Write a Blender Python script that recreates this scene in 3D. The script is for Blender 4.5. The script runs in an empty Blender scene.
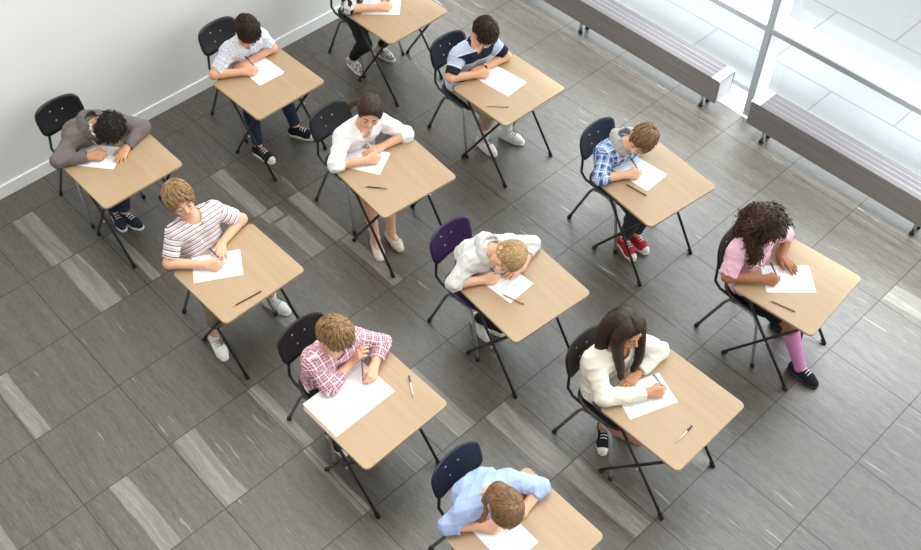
import bpy, math, random
import numpy as np
from mathutils import Vector, Matrix
R = random.Random(7)
COL = bpy.context.scene.collection
SC = bpy.context.scene

# ------------------------------------------------------------------ camera, sky, exposure
TH = math.radians(-46.8)                       # the room's x axis (the way the pupils face) seen from the camera's heading
FPX, PITCH, ROLL, CAMH = 1030.5, 0.87763, -0.00222, 5.4786
cp, sp = math.cos(PITCH), math.sin(PITCH)
fw = Vector((0, cp, -sp)); rt = Vector((1, 0, 0)); up = rt.cross(fw)
c_, s_ = math.cos(ROLL), math.sin(ROLL)
rt, up = c_ * rt + s_ * up, -s_ * rt + c_ * up
ROOM = Matrix.Rotation(-TH, 3, 'Z')
rt, up, fw = ROOM @ rt, ROOM @ up, ROOM @ fw
cam = bpy.data.cameras.new('camera'); camo = bpy.data.objects.new('camera', cam); COL.objects.link(camo)
camo.matrix_world = Matrix(((rt.x, up.x, -fw.x, 0), (rt.y, up.y, -fw.y, 0), (rt.z, up.z, -fw.z, CAMH), (0, 0, 0, 1)))
cam.sensor_fit = 'HORIZONTAL'; cam.sensor_width = 36; cam.lens = FPX / 921 * 36
cam.clip_start = 0.05; cam.clip_end = 200
SC.camera = camo

SKY_BASE, SKY_WINDOW = 0.71, 4.9
w = bpy.data.worlds.new('sky'); SC.world = w; w.use_nodes = True
nt = w.node_tree; nt.nodes.clear()
def wn(t, **k):
    n = nt.nodes.new(t)
    for a, b in k.items(): setattr(n, a, b)
    return n
tc = wn('ShaderNodeTexCoord'); sx = wn('ShaderNodeSeparateXYZ'); nt.links.new(tc.outputs['Generated'], sx.inputs[0])
mr = wn('ShaderNodeMapRange'); mr.interpolation_type = 'SMOOTHSTEP'
mr.inputs[1].default_value = 0.08; mr.inputs[2].default_value = 0.62; mr.inputs[3].default_value = SKY_BASE; mr.inputs[4].default_value = SKY_WINDOW
nt.links.new(sx.outputs[1], mr.inputs[0])
bg = wn('ShaderNodeBackground')
mc = wn('ShaderNodeMapRange'); mc.inputs[1].default_value = 0.0; mc.inputs[2].default_value = 0.6; nt.links.new(sx.outputs[1], mc.inputs[0])
mx_ = wn('ShaderNodeMix', data_type='RGBA'); nt.links.new(mc.outputs[0], mx_.inputs[0]); mx_.inputs[6].default_value = (1.0, 0.985, 0.96, 1); mx_.inputs[7].default_value = (0.93, 0.985, 1.0, 1)
nt.links.new(mx_.outputs[2], bg.inputs[0])
nt.links.new(mr.outputs[0], bg.inputs[1])
wo = wn('ShaderNodeOutputWorld'); nt.links.new(bg.outputs[0], wo.inputs[0])

def area_light(name, loc, aim, size, power, color=(1, 1, 1), spread=180):
    l = bpy.data.lights.new(name, 'AREA'); l.shape = 'SQUARE'; l.size = size; l.energy = power; l.color = color; l.spread = math.radians(spread)
    o = bpy.data.objects.new(name, l); COL.objects.link(o); o.location = loc
    o.rotation_euler = (Vector(aim) - Vector(loc)).to_track_quat('-Z', 'Y').to_euler()
    return o
area_light('warm_overhead_fill', (-3.0, 1.2, 7.5), (-3.0, 1.2, 0), 3.0, 250, (1.0, 0.93, 0.82))  # unseen overhead fill, placed and warmed to tint the floor at left
for k in range(4): area_light('added_window_fill', (-5.6 + 2.1 * k, 5.2, 2.5), (-5.6 + 2.1 * k, 5.75, 0), .6, 38, (0.94, 0.985, 1.0), 75)  # added lamps out of view, brighten the floor along the window

SC.view_settings.view_transform = 'Standard'; SC.view_settings.look = 'None'
SC.view_settings.exposure = -0.08; SC.view_settings.gamma = 1.0; SC.view_settings.use_curve_mapping = False
SC.cycles.max_bounces = 6
SC.cycles.use_denoising = True

# ------------------------------------------------------------------ materials
def srgb(r, g, b):
    f = lambda c: (c / 255 / 12.92) if c / 255 <= 0.04045 else ((c / 255 + 0.055) / 1.055) ** 2.4
    return (f(r), f(g), f(b), 1)
class NT:
    def __init__(s, name):
        s.m = bpy.data.materials.new(name); s.m.use_nodes = True; s.t = s.m.node_tree; s.t.nodes.clear()
        s.out = s.n('ShaderNodeOutputMaterial'); s.b = s.n('ShaderNodeBsdfPrincipled'); s.l(s.b.outputs[0], s.out.inputs[0])
    def n(s, t, **k):
        n = s.t.nodes.new(t)
        for a, b in k.items(): setattr(n, a, b)
        return n
    def l(s, a, b): s.t.links.new(a, b)
    def put(s, x, sock):
        if hasattr(x, 'is_linked'): s.l(x, sock)
        else: sock.default_value = x
    def math(s, op, a, b=0.0, c=0.0, clamp=False):
        n = s.n('ShaderNodeMath', operation=op, use_clamp=clamp)
        s.put(a, n.inputs[0]); s.put(b, n.inputs[1]); s.put(c, n.inputs[2]); return n.outputs[0]
    def mix(s, f, a, b):
        n = s.n('ShaderNodeMix', data_type='RGBA')
        s.put(f, n.inputs[0]); s.put(a, n.inputs[6]); s.put(b, n.inputs[7]); return n.outputs[2]
    def noise(s, vec, scale, detail=3, rough=0.55, dim='3D'):
        n = s.n('ShaderNodeTexNoise', noise_dimensions=dim); n.inputs['Scale'].default_value = scale; n.inputs['Detail'].default_value = detail; n.inputs['Roughness'].default_value = rough
        if vec is not None: s.l(vec, n.inputs['Vector'])
        return n.outputs['Fac']
    def ramp(s, f, a, b, lo=0.0, hi=1.0):
        n = s.n('ShaderNodeMapRange'); n.clamp = True
        s.put(f, n.inputs[0]); n.inputs[1].default_value = a; n.inputs[2].default_value = b; n.inputs[3].default_value = lo; n.inputs[4].default_value = hi; return n.outputs[0]
    def mapping(s, vec, sc=(1, 1, 1), loc=(0, 0, 0), rot=(0, 0, 0)):
        n = s.n('ShaderNodeMapping'); n.inputs['Scale'].default_value = sc; n.inputs['Location'].default_value = loc; n.inputs['Rotation'].default_value = rot
        s.l(vec, n.inputs['Vector']); return n.outputs[0]
    def obj(s): return s.n('ShaderNodeTexCoord').outputs['Object']
    def uv(s): return s.n('ShaderNodeTexCoord').outputs['UV']
    def pos(s): return s.n('ShaderNodeNewGeometry').outputs['Position']
    def bump(s, h, strength=0.2, dist=0.01):
        n = s.n('ShaderNodeBump'); n.inputs['Strength'].default_value = strength; n.inputs['Distance'].default_value = dist
        s.l(h, n.inputs['Height']); s.l(n.outputs[0], s.b.inputs['Normal'])
    def set(s, col=None, rough=0.5, metal=0.0, spec=0.5):
        if col is not None: s.put(col, s.b.inputs['Base Color'])
        s.put(rough, s.b.inputs['Roughness']); s.b.inputs['Metallic'].default_value = metal; s.b.inputs['Specular IOR Level'].default_value = spec
        return s.m
CACHE = {}
def plain(name, rgb, rough=0.5, metal=0.0, spec=0.5, var=0.08, scale=30):
    k = (name, rgb, rough, metal)
    if k in CACHE: return CACHE[k]
    t = NT(name); c = srgb(*rgb)
    f = t.noise(t.obj(), scale, 3)
    dark = tuple(x * (1 - var) for x in c[:3]) + (1,); lite = tuple(min(1, x * (1 + var)) for x in c[:3]) + (1,)
    CACHE[k] = t.set(t.mix(f, dark, lite), rough, metal, spec)
    return CACHE[k]

def m_wall():
    t = NT('wall_paint'); f = t.noise(t.pos(), 1.3, 4)
    return t.set(t.mix(f, srgb(219, 220, 218), srgb(226, 227, 224)), 0.75, 0, 0.25)
def m_desk():
    t = NT('beige_laminate'); v = t.mapping(t.obj(), (3, 60, 60)); f = t.noise(v, 1.0, 4)
    g = t.noise(t.mapping(t.obj(), (1.5, 14, 14)), 1.0, 2)
    c = t.mix(t.ramp(f, .3, .7), srgb(172, 146, 114), srgb(180, 154, 122))
    return t.set(t.mix(t.ramp(g, .35, .7, 0, .5), c, srgb(163, 136, 103)), 0.40, 0, 0.6)
def floor_mats():
    out = []
    for kind in range(2):
        t = NT('slate_floor' if kind == 0 else 'pale_vein')
        p = t.pos(); s = t.n('ShaderNodeSeparateXYZ'); t.l(p, s.inputs[0])
        T = 0.587
        ux = t.math('DIVIDE', t.math('ADD', s.outputs[0], 5.905), T); uy = t.math('DIVIDE', t.math('SUBTRACT', s.outputs[1], 0.322), T)
        ix = t.math('FLOOR', ux); iy = t.math('FLOOR', uy)
        ax = t.math('FRACT', ux); ay = t.math('FRACT', uy)
        dx = t.math('MINIMUM', ax, t.math('SUBTRACT', 1.0, ax)); dy = t.math('MINIMUM', ay, t.math('SUBTRACT', 1.0, ay))
        joint = t.math('LESS_THAN', t.math('MINIMUM', dx, dy), 0.0055)
        cid = t.n('ShaderNodeCombineXYZ'); t.l(ix, cid.inputs[0]); t.l(iy, cid.inputs[1])
        wn_ = t.n('ShaderNodeTexWhiteNoise', noise_dimensions='3D'); t.l(cid.outputs[0], wn_.inputs['Vector'])
        # veins run along x, shifted tile by tile
        sh = t.n('ShaderNodeVectorMath', operation='MULTIPLY_ADD'); t.l(wn_.outputs['Color'], sh.inputs[0]); sh.inputs[1].default_value = (40, 40, 40); t.l(p, sh.inputs[2])
        warp = t.n('ShaderNodeVectorMath', operation='MULTIPLY_ADD')
        wv = t.n('ShaderNodeTexNoise'); wv.inputs['Scale'].default_value = 2.2; wv.inputs['Detail'].default_value = 2; t.l(sh.outputs[0], wv.inputs['Vector'])
        t.l(wv.outputs['Color'], warp.inputs[0]); warp.inputs[1].default_value = (0, 0.10, 0); t.l(sh.outputs[0], warp.inputs[2])
        st = t.noise(t.mapping(warp.outputs[0], (1.6, 26, 1)), 1.0, 4, 0.62)
        fine = t.noise(t.mapping(sh.outputs[0], (15, 95, 1)), 1.0, 5, 0.75)
        gr = t.noise(p, 210, 2, .7)
        vein = t.ramp(t.noise(t.mapping(warp.outputs[0], (2.2, 42, 1), (3.3, 7.7, 0)), 1.0, 3, 0.6), .675, .715)
        if kind == 0:
            c = t.mix(t.ramp(st, .3, .72), srgb(44, 40, 34), srgb(80, 73, 62))
            c = t.mix(t.math('MULTIPLY', t.ramp(fine, .42, .72), .75), c, srgb(104, 96, 85))
            c = t.mix(t.ramp(gr, .35, .7, 0, .55), c, srgb(40, 38, 33))
            c = t.mix(t.math('MULTIPLY', wn_.outputs['Value'], .35), c, srgb(73, 66, 57))
            c = t.mix(t.math('MULTIPLY', vein, .75), c, srgb(150, 143, 132))
        else:
            c = t.mix(t.ramp(st, .3, .7), srgb(90, 86, 78), srgb(146, 141, 131))
            c = t.mix(t.math('MULTIPLY', t.ramp(fine, .45, .68), .75), c, srgb(80, 76, 69))
            c = t.mix(t.ramp(gr, .25, .8, 0, .25), c, srgb(86, 83, 77))
        c = t.mix(t.math('MULTIPLY', joint, .5), c, srgb(34, 32, 30))
        t.bump(t.math('SUBTRACT', t.math('MULTIPLY', fine, .25), joint), .12, .004)
        shine = t.math('MULTIPLY', t.math('SUBTRACT', 1.0, t.math('MULTIPLY', joint, .55)), t.ramp(t.math('ADD', t.math('MULTIPLY', fine, .6), t.math('MULTIPLY', st, .4)), .30, .70, .40, .60))
        out.append(t.set(c, t.ramp(st, .2, .8, .36, .46), 0, 0.5)); t.b.inputs['IOR'].default_value = 2.0; t.l(shine, t.b.inputs['Specular IOR Level'])
    return out
def m_paving():
    t = NT('pale_paving'); p = t.pos()
    b = t.n('ShaderNodeTexBrick'); b.offset = .5; b.inputs['Scale'].default_value = 1; b.inputs['Mortar Size'].default_value = .007
    b.inputs['Brick Width'].default_value = 1.15; b.inputs['Row Height'].default_value = .95
    b.inputs['Color1'].default_value = srgb(160, 161, 164); b.inputs['Color2'].default_value = srgb(154, 156, 159); b.inputs['Mortar'].default_value = srgb(122, 125, 130)
    t.l(t.mapping(p, (1, 1, 1), (2.67, -6.65, 0)), b.inputs['Vector'])
    f = t.noise(t.mapping(p, (2, 14, 1)), 1, 4)
    return t.set(t.mix(t.ramp(f, .3, .8, 0, .35), b.outputs['Color'], srgb(165, 167, 170)), .6, 0, .3)
def m_bench(name, dark, lite):
    t = NT(name); f = t.noise(t.mapping(t.obj(), (1.2, 70, 70)), 1, 5, .6)
    return t.set(t.mix(t.ramp(f, .3, .7), srgb(*dark), srgb(*lite)), .55, 0, .35)
def m_skin(name, rgb):
    t = NT(name); f = t.noise(t.obj(), 14, 3); c = srgb(*rgb)
    d = (c[0] * .93, c[1] * .86, c[2] * .84, 1)
    t.b.inputs['Subsurface Weight'].default_value = .12; t.b.inputs['Subsurface Radius'].default_value = (.012, .005, .003)
    t.b.inputs['Subsurface Scale'].default_value = .5
    return t.set(t.mix(t.ramp(f, .35, .7), d, c), .52, 0, .35)
def m_hair(name, dark, lite, scale=60):
    t = NT(name); f = t.noise(t.obj(), scale, 4, .65)
    g = t.noise(t.obj(), 13, 2)
    c = t.mix(t.ramp(f, .32, .68), srgb(*dark), srgb(*lite))
    c = t.mix(t.ramp(g, .4, .75, 0, .35), c, srgb(*dark))
    t.bump(f, .3, .004)
    return t.set(c, .5, 0, .3)
def m_cloth(name, rgb, var=.10, rough=.85, scale=55):
    t = NT(name); c = srgb(*rgb); f = t.noise(t.obj(), scale, 4, .65); g = t.noise(t.obj(), 9, 2)
    lo = tuple(x * (1 - var) for x in c[:3]) + (1,); hi = tuple(min(1, x * (1 + var)) for x in c[:3]) + (1,)
    t.bump(f, .25, .002)
    return t.set(t.mix(t.math('ADD', t.math('MULTIPLY', f, .6), t.math('MULTIPLY', g, .4)), lo, hi), rough, 0, .2)
def _uvsep(t):
    s = t.n('ShaderNodeSeparateXYZ'); t.l(t.uv(), s.inputs[0]); return s.outputs[0], s.outputs[1]
def m_stripes(name, bands, period):
    """bands: list of (start, end, rgb) within 0..1 along the garment; the first rgb is the ground"""
    t = NT(name); u, v = _uvsep(t); fr = t.math('FRACT', t.math('DIVIDE', v, period)); c = srgb(*bands[0])
    for a, b, rgb in bands[1:]:
        k = t.math('MULTIPLY', t.math('GREATER_THAN', fr, a), t.math('LESS_THAN', fr, b)); c = t.mix(k, c, srgb(*rgb))
    t.bump(t.noise(t.obj(), 60, 3), .2, .002)
    return t.set(c, .85, 0, .2)
def m_plaid(name, ground, lines, period):
    """lines: (start, end, rgb, strength, both) crossing bands"""
    t = NT(name); u, v = _uvsep(t); c = srgb(*ground)
    for a, b, rgb, st, off in lines:
        for s in (u, v):
            fr = t.math('FRACT', t.math('ADD', t.math('DIVIDE', s, period), off))
            k = t.math('MULTIPLY', t.math('GREATER_THAN', fr, a), t.math('LESS_THAN', fr, b)); c = t.mix(t.math('MULTIPLY', k, st), c, srgb(*rgb))
    t.bump(t.noise(t.obj(), 60, 3), .2, .002)
    return t.set(c, .85, 0, .2)
def m_blotch(name, a, b, scale, lo=.5, hi=.53):
    t = NT(name); f = t.noise(t.obj(), scale, 2); return t.set(t.mix(t.ramp(f, lo, hi), srgb(*a), srgb(*b)), .85, 0, .2)
def m_paper():
    t = NT('printed_paper'); s = t.n('ShaderNodeSeparateXYZ'); t.l(t.obj(), s.inputs[0])
    x, y = s.outputs[0], s.outputs[1]      # x across the sheet, y along it
    row = t.math('FRACT', t.math('DIVIDE', y, .0135)); rid = t.math('FLOOR', t.math('DIVIDE', y, .0135))
    line = t.math('LESS_THAN', row, .28)
    wn_ = t.n('ShaderNodeTexWhiteNoise', noise_dimensions='1D'); t.l(rid, wn_.inputs['W'])
    ln = t.math('LESS_THAN', x, t.math('MULTIPLY_ADD', wn_.outputs['Value'], .13, -.05)); inn = t.math('GREATER_THAN', x, -.082)
    on = t.math('MULTIPLY', t.math('GREATER_THAN', wn_.outputs['Value'], .35), t.math('LESS_THAN', t.math('ABSOLUTE', y), .122))
    word = t.math('GREATER_THAN', t.noise(t.mapping(t.obj(), (160, 75, 1)), 1, 1), .42)
    k = t.math('MULTIPLY', t.math('MULTIPLY', line, ln), t.math('MULTIPLY', t.math('MULTIPLY', inn, on), word))
    return t.set(t.mix(t.math('MULTIPLY', k, .45), srgb(240, 242, 246), srgb(120, 125, 135)), .7, 0, .2)
def m_glass():
    t = NT('window_glass'); t.t.nodes.remove(t.b)
    tr = t.n('ShaderNodeBsdfTransparent'); gl = t.n('ShaderNodeBsdfGlossy'); gl.inputs['Roughness'].default_value = .02
    tr.inputs[0].default_value = (.97, .985, .985, 1)
    mx = t.n('ShaderNodeMixShader'); mx.inputs[0].default_value = .035
    t.l(tr.outputs[0], mx.inputs[1]); t.l(gl.outputs[0], mx.inputs[2]); t.l(mx.outputs[0], t.out.inputs[0])
    return t.m

WALL = m_wall(); DESK = m_desk(); FLOORM, VEINM = floor_mats(); PAVE = m_paving(); PAPER = m_paper(); GLASS = m_glass()
BLACK_METAL = plain('black_metal', (38, 39, 42), .4, .3); CHROME = plain('grey_metal', (164, 166, 168), .3, .45); RUBBER = plain('black_rubber', (22, 22, 24), .7)
ALU = plain('grey_window_frame', (122, 125, 128), .5, .0, .3, .03); WHITE_REVEAL = plain('white_window_reveal', (236, 238, 240), .5, 0, .4, .02)
BENCH_FRONT = m_bench('grey_brown_board', (84, 79, 76), (104, 99, 95)); BENCH_TOP = m_bench('grey_slat', (76, 73, 76), (97, 94, 97))
WHITE_METAL = plain('white_metal', (226, 228, 230), .45, 0, .4, .02); STEEL = plain('steel', (190, 192, 195), .3, .9)

# ------------------------------------------------------------------ mesh helpers
def link(name, me, mats, parent=None, smooth=True, loc=None):
    for m in (mats if isinstance(mats, (list, tuple)) else [mats]): me.materials.append(m)
    if smooth: me.polygons.foreach_set('use_smooth', [True] * len(me.polygons))
    o = bpy.data.objects.new(name, me); COL.objects.link(o)
    if parent is not None: o.parent = parent
    if loc is not None: o.location = loc
    return o
class MB:
    """collects boxes, tubes and panels; build() links them as one mesh object"""
    def __init__(s): s.v = []; s.f = []; s.mi = []
    def add(s, v, f, mi=0):
        n = len(s.v); s.v += [tuple(p) for p in v]; s.f += [tuple(i + n for i in q) for q in f]; s.mi += [mi] * len(f)
    def box(s, c, d, rot=None, bev=0.0, mi=0):
        x, y, z = [k / 2 for k in d]; b = min(bev, x * .9, y * .9, z * .9)
        if b <= 0:
            P = [Vector((i * x, j * y, k * z)) for i in (-1, 1) for j in (-1, 1) for k in (-1, 1)]
            F = [(0, 1, 3, 2), (4, 6, 7, 5), (0, 4, 5, 1), (2, 3, 7, 6), (0, 2, 6, 4), (1, 5, 7, 3)]
        else:
            P = []; F = []
            prof = [(-z, b), (-z + b, 0), (z - b, 0), (z, b)]
            for zz, ins in prof:
                X, Y = x - ins, y - ins
                for (sx_, sy_) in ((-1, -1), (1, -1), (1, 1), (-1, 1)):
                    cx, cy = sx_ * (x - b), sy_ * (y - b)
                    if (sx_, sy_) in ((-1, -1), (1, 1)): pts = [(sx_ * X, cy), (cx, sy_ * Y)]
                    else: pts = [(cx, sy_ * Y), (sx_ * X, cy)]
                    P += [Vector((a, q, zz)) for a, q in pts]
            for r_ in range(3):
                for i in range(8): F.append((r_ * 8 + i, r_ * 8 + (i + 1) % 8, (r_ + 1) * 8 + (i + 1) % 8, (r_ + 1) * 8 + i))
            F.append(tuple(range(7, -1, -1))); F.append(tuple(range(24, 32)))
        if rot is not None: P = [rot @ p for p in P]
        s.add([p + Vector(c) for p in P], F, mi)
    def tube(s, pts, r, n=8, mi=0, cap=True):
        pts = [Vector(p) for p in pts]; rr = r if isinstance(r, (list, tuple)) else [r] * len(pts)
        V = []; F = []; ref = None
        for i, p in enumerate(pts):
            a = pts[max(i - 1, 0)]; b = pts[min(i + 1, len(pts) - 1)]; t = (b - a)
            t = t.normalized() if t.length > 1e-9 else Vector((0, 0, 1))
            if ref is None: ref = t.orthogonal().normalized()
            ref = (ref - t * ref.dot(t)); ref = ref.normalized() if ref.length > 1e-6 else t.orthogonal().normalized()
            bi = t.cross(ref)
            for k in range(n):
                a_ = 2 * math.pi * k / n; V.append(p + rr[i] * (math.cos(a_) * ref + math.sin(a_) * bi))
        for i in range(len(pts) - 1):
            for k in range(n): F.append((i * n + k, i * n + (k + 1) % n, (i + 1) * n + (k + 1) % n, (i + 1) * n + k))
        if cap: F.append(tuple(range(n - 1, -1, -1))); F.append(tuple((len(pts) - 1) * n + k for k in range(n)))
        s.add(V, F, mi)
    def sphere(s, c, r, n=10, m=6, mi=0):
        c = Vector(c); r = r if isinstance(r, (tuple, list)) else (r, r, r); V = [c + Vector((0, 0, r[2]))]; F = []
        for i in range(1, m):
            a = math.pi * i / m
            for k in range(n): b = 2 * math.pi * k / n; V.append(c + Vector((r[0] * math.sin(a) * math.cos(b), r[1] * math.sin(a) * math.sin(b), r[2] * math.cos(a))))
        V.append(c - Vector((0, 0, r[2]))); L = len(V) - 1
        for k in range(n):
            F.append((0, 1 + k, 1 + (k + 1) % n)); F.append((L, 1 + (m - 2) * n + (k + 1) % n, 1 + (m - 2) * n + k))
            for i in range(m - 2): F.append((1 + i * n + k, 1 + (i + 1) * n + k, 1 + (i + 1) * n + (k + 1) % n, 1 + i * n + (k + 1) % n))
        s.add(V, F, mi)
    def prism(s, outline, z0, z1, bev=0.0, mi=0):
        n = len(outline); c = Vector((sum(p[0] for p in outline) / n, sum(p[1] for p in outline) / n))
        def ring(z, ins): return [Vector((c.x + (p[0] - c.x) * (1 - ins / max(1e-6, (Vector(p) - c).length)), c.y + (p[1] - c.y) * (1 - ins / max(1e-6, (Vector(p) - c).length)), z)) for p in outline]
        rings = [ring(z0, bev), ring(z0 + bev, 0), ring(z1 - bev, 0), ring(z1, bev)] if bev > 0 else [ring(z0, 0), ring(z1, 0)]
        V = [p for q in rings for p in q]; F = []
        for r_ in range(len(rings) - 1):
            for i in range(n): F.append((r_ * n + i, r_ * n + (i + 1) % n, (r_ + 1) * n + (i + 1) % n, (r_ + 1) * n + i))
        F.append(tuple(range(n - 1, -1, -1))); F.append(tuple((len(rings) - 1) * n + i for i in range(n)))
        s.add(V, F, mi)
    def build(s, name, mats, parent=None, smooth=False, loc=None, mw=None):
        me = bpy.data.meshes.new(name); me.from_pydata(s.v, [], s.f); me.validate(); me.update()
        o = link(name, me, mats, parent, smooth, loc)
        if any(s.mi): me.polygons.foreach_set('material_index', s.mi[:len(me.polygons)])
        return o
def round_rect(w, d, r, n=5):
    P = []
    for cx, cy, a0 in ((w / 2 - r, d / 2 - r, 0), (-w / 2 + r, d / 2 - r, 90), (-w / 2 + r, -d / 2 + r, 180), (w / 2 - r, -d / 2 + r, 270)):
        for k in range(n + 1): a = math.radians(a0 + 90 * k / n); P.append((cx + r * math.cos(a), cy + r * math.sin(a)))
    return P
def tag(o, label=None, cat=None, group=None, kind=None):
    if label: o['label'] = label
    if cat: o['category'] = cat
    if group: o['group'] = group
    if kind: o['kind'] = kind
    return o
def empty(name, loc, rz=0.0):
    o = bpy.data.objects.new(name, None); COL.objects.link(o); o.location = loc; o.rotation_euler = (0, 0, rz); o.empty_display_size = .1
    return o
def copy_tree(o, parent=None):
    c = o.copy(); COL.objects.link(c)
    if parent is not None: c.parent = parent
    for ch in [k for k in o.children]: copy_tree(ch, c)
    return c

# ------------------------------------------------------------------ the setting
WX, WY = -6.18, 5.88       # face of the white wall, face of the window frame
b = MB(); b.add([(-6.3, -4, 0), (3.6, -4, 0), (3.6, 5.86, 0), (-6.3, 5.86, 0), (-6.3, -4, -.1), (3.6, -4, -.1), (3.6, 5.86, -.1), (-6.3, 5.86, -.1)],
                [(0, 1, 2, 3), (7, 6, 5, 4), (0, 4, 5, 1), (1, 5, 6, 2), (2, 6, 7, 3), (3, 7, 4, 0)])
T = .587
def band(x0, x1, y0, y1, wob=.0, sd=0):
    """one pale vein of a tile: a shallow polygon flush with the floor"""
    rr = random.Random(sd); n = 7; lo = []; hi = []
    o0 = rr.uniform(-wob, wob); o1 = rr.uniform(-wob, wob)
    for i in range(n):
        f = i / (n - 1); x = x0 + (x1 - x0) * f
        lo.append((x, y0 + o0 * math.sin(f * 2.4) + rr.uniform(-.003, .003), .0004)); hi.append((x, y1 + o1 * math.sin(f * 2.4) + rr.uniform(-.003, .003), .0004))
    V = lo + hi; b.add(V, [(i, i + 1, n + i + 1, n + i) for i in range(n - 1)], 1)
g = lambda k: -5.905 + T * k
VEINS = [(0, 1, 1.10, 1.26, .01), (1, 2, 1.15, 1.29, .02), (1, 2, 1.53, 1.60, .01), (2, 3, .34, .44, .01), (4, 5, .93, 1.09, .03), (4, 5, .485, .60, .03),
         (4, 5, 1.48, 1.56, .01), (5, 6, 1.47, 1.53, .01), (1, 2, 2.41, 2.52, .0), (2, 2.21, 2.44, 2.58, .0), (2.24, 3, 2.46, 2.60, .06), (2, 3, 2.69, 2.80, .0), (3, 4, 2.72, 2.80, .0),
         (3, 4, 1.97, 2.06, .02), (6, 7, 2.44, 2.61, .0), (7, 8, 2.49, 2.65, .01), (5, 6, 2.22, 2.37, .0), (5, 6, 1.87, 1.96, .0), (7.6, 8, 3.12, 3.22, .0), (8, 8.7, 5.06, 5.22, .03),
         (0, 1, .35, .50, .01), (3, 4, -.25, -.10, .02), (1, 2, .15, .28, .02)]
for i, (a, c, y0, y1, wv) in enumerate(VEINS): band(g(a) + .004, g(c) - .004, y0, y1, wv, i)
tag(b.build('floor', [FLOORM, VEINM]), kind='structure')
b = MB(); b.box((WX - .1, 1.4, 2.1), (.2, 11.0, 4.2)); tag(b.build('wall_left', WALL), kind='structure')
b = MB(); b.box((WX + .008, 1.4, .055), (.016, 9.0, .11), bev=.004); tag(b.build('baseboard_left', plain('white_skirting', (232, 234, 233), .5, 0, .4, .02)), kind='structure')
# window wall: posts and rails with grey faces and white reveals, glass set at the back
def frame_bar(bm, c, d, front):      # grey nose towards the room, white reveal behind it
    bm.box((c[0], WY + .012, c[2]), (d[0], .024, d[2]), bev=.002, mi=0)
    bm.box((c[0], WY + .024 + .095, c[2]), (d[0] - .004, .19, d[2] - .004), mi=1)
b = MB()
for px in (-6.1, -2.967, .17, 3.3): frame_bar(b, (px, 0, 3.4), (.050, 0, 6.8), 0)
tag(b.build('window_1', [ALU, WHITE_REVEAL]), kind='structure'); win = bpy.data.objects['window_1']
b = MB()
for z in (.826, 2.9, 5.0, 6.75):
    for x0, x1 in ((-6.1, -2.967), (-2.967, .17), (.17, 3.3)): frame_bar(b, ((x0 + x1) / 2, 0, z), (x1 - x0 - .04, 0, .046), 0)
b.build('window_rail', [ALU, WHITE_REVEAL], win)
b = MB()
for x0, x1 in ((-6.1, -2.967), (-2.967, .17), (.17, 3.3)): b.box(((x0 + x1) / 2, WY + .20, 3.4), (x1 - x0 - .04, .008, 6.75))
b.build('window_pane', GLASS, win)
b = MB(); b.box((-1.4, WY + .115, -.02), (9.8, .26, .044), bev=.002); tag(b.build('trim_1', WHITE_REVEAL), kind='structure')
b = MB(); b.box((-4.0, 16.0, -.05), (40, 19.6, .06)); tag(b.build('ground', PAVE), kind='structure')

# ------------------------------------------------------------------ benches along the window
def bench(x0, x1, label, legs):
    root = empty('bench', ((x0 + x1) / 2, 5.755, 0)); h = (x1 - x0) / 2; z0, z1 = .155, .372; D = .205
    tag(root, label, 'bench', 'slatted benches along the window')
    m = MB(); m.box((0, -D / 2 + .009, (z0 + z1) / 2), (2 * h - .004, .018, z1 - z0), bev=.002); m.build('front_panel', BENCH_FRONT, root)
    m = MB(); m.box((0, D / 2 - .009, (z0 + z1) / 2), (2 * h - .004, .018, z1 - z0), bev=.002); m.build('back_panel', BENCH_FRONT, root)
    m = MB(); m.box((0, 0, z0 + .01), (2 * h - .03, D - .04, .02)); m.build('base_board', BENCH_FRONT, root)
    capw = .075; n = 4; sw = (D - .012) / n
    for k in range(n):
        m = MB(); y = -D / 2 + .006 + sw * (k + .5); m.box((0, y, z1 - .006), (2 * h - 2 * capw, sw - .006, .014), bev=.002); m.build('slat', BENCH_TOP, root)
    m = MB()
    for k in range(n - 1): m.box((0, -D / 2 + .006 + sw * (k + 1), z1 - .004), (2 * h - 2 * capw, .006, .006))
    m.build('rail', plain('pale_grey_rail', (128, 126, 130), .5), root)
    for s in (-1, 1):
        m = MB(); m.box((s * (h - capw / 2), 0, z1 - .008), (capw, D - .001, .020), bev=.002); m.box((s * (h - .006), 0, (z0 + z1) / 2), (.012, D - .038, z1 - z0 - .01))
        e = m.build('end_cap', WHITE_METAL, root)
        for k in range(3):
            m = MB(); m.box((s * (h - .04), (k - 1) * .06, z1 + .0025), (.028, .007, .003)); m.build('slot', plain('dark_slot', (110, 110, 114), .6), e)
    for lx in legs:
        for y in (-.03, .06):
            m = MB(); m.tube([(lx, y, .012), (lx, y, z0 + .004)], .013, 10); l = m.build('leg', STEEL, root, True)
            m = MB(); m.tube([(lx, y, 0), (lx, y, .014)], .019, 10); m.build('foot', BLACK_METAL, l, True)
bench(-6.0, -3.128, 'grey slatted bench by the window left of the window post', (-1.25, -.02, 1.28))
bench(-2.83, .06, 'grey slatted bench by the window right of the window post', (-1.31, .0, 1.31))

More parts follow.
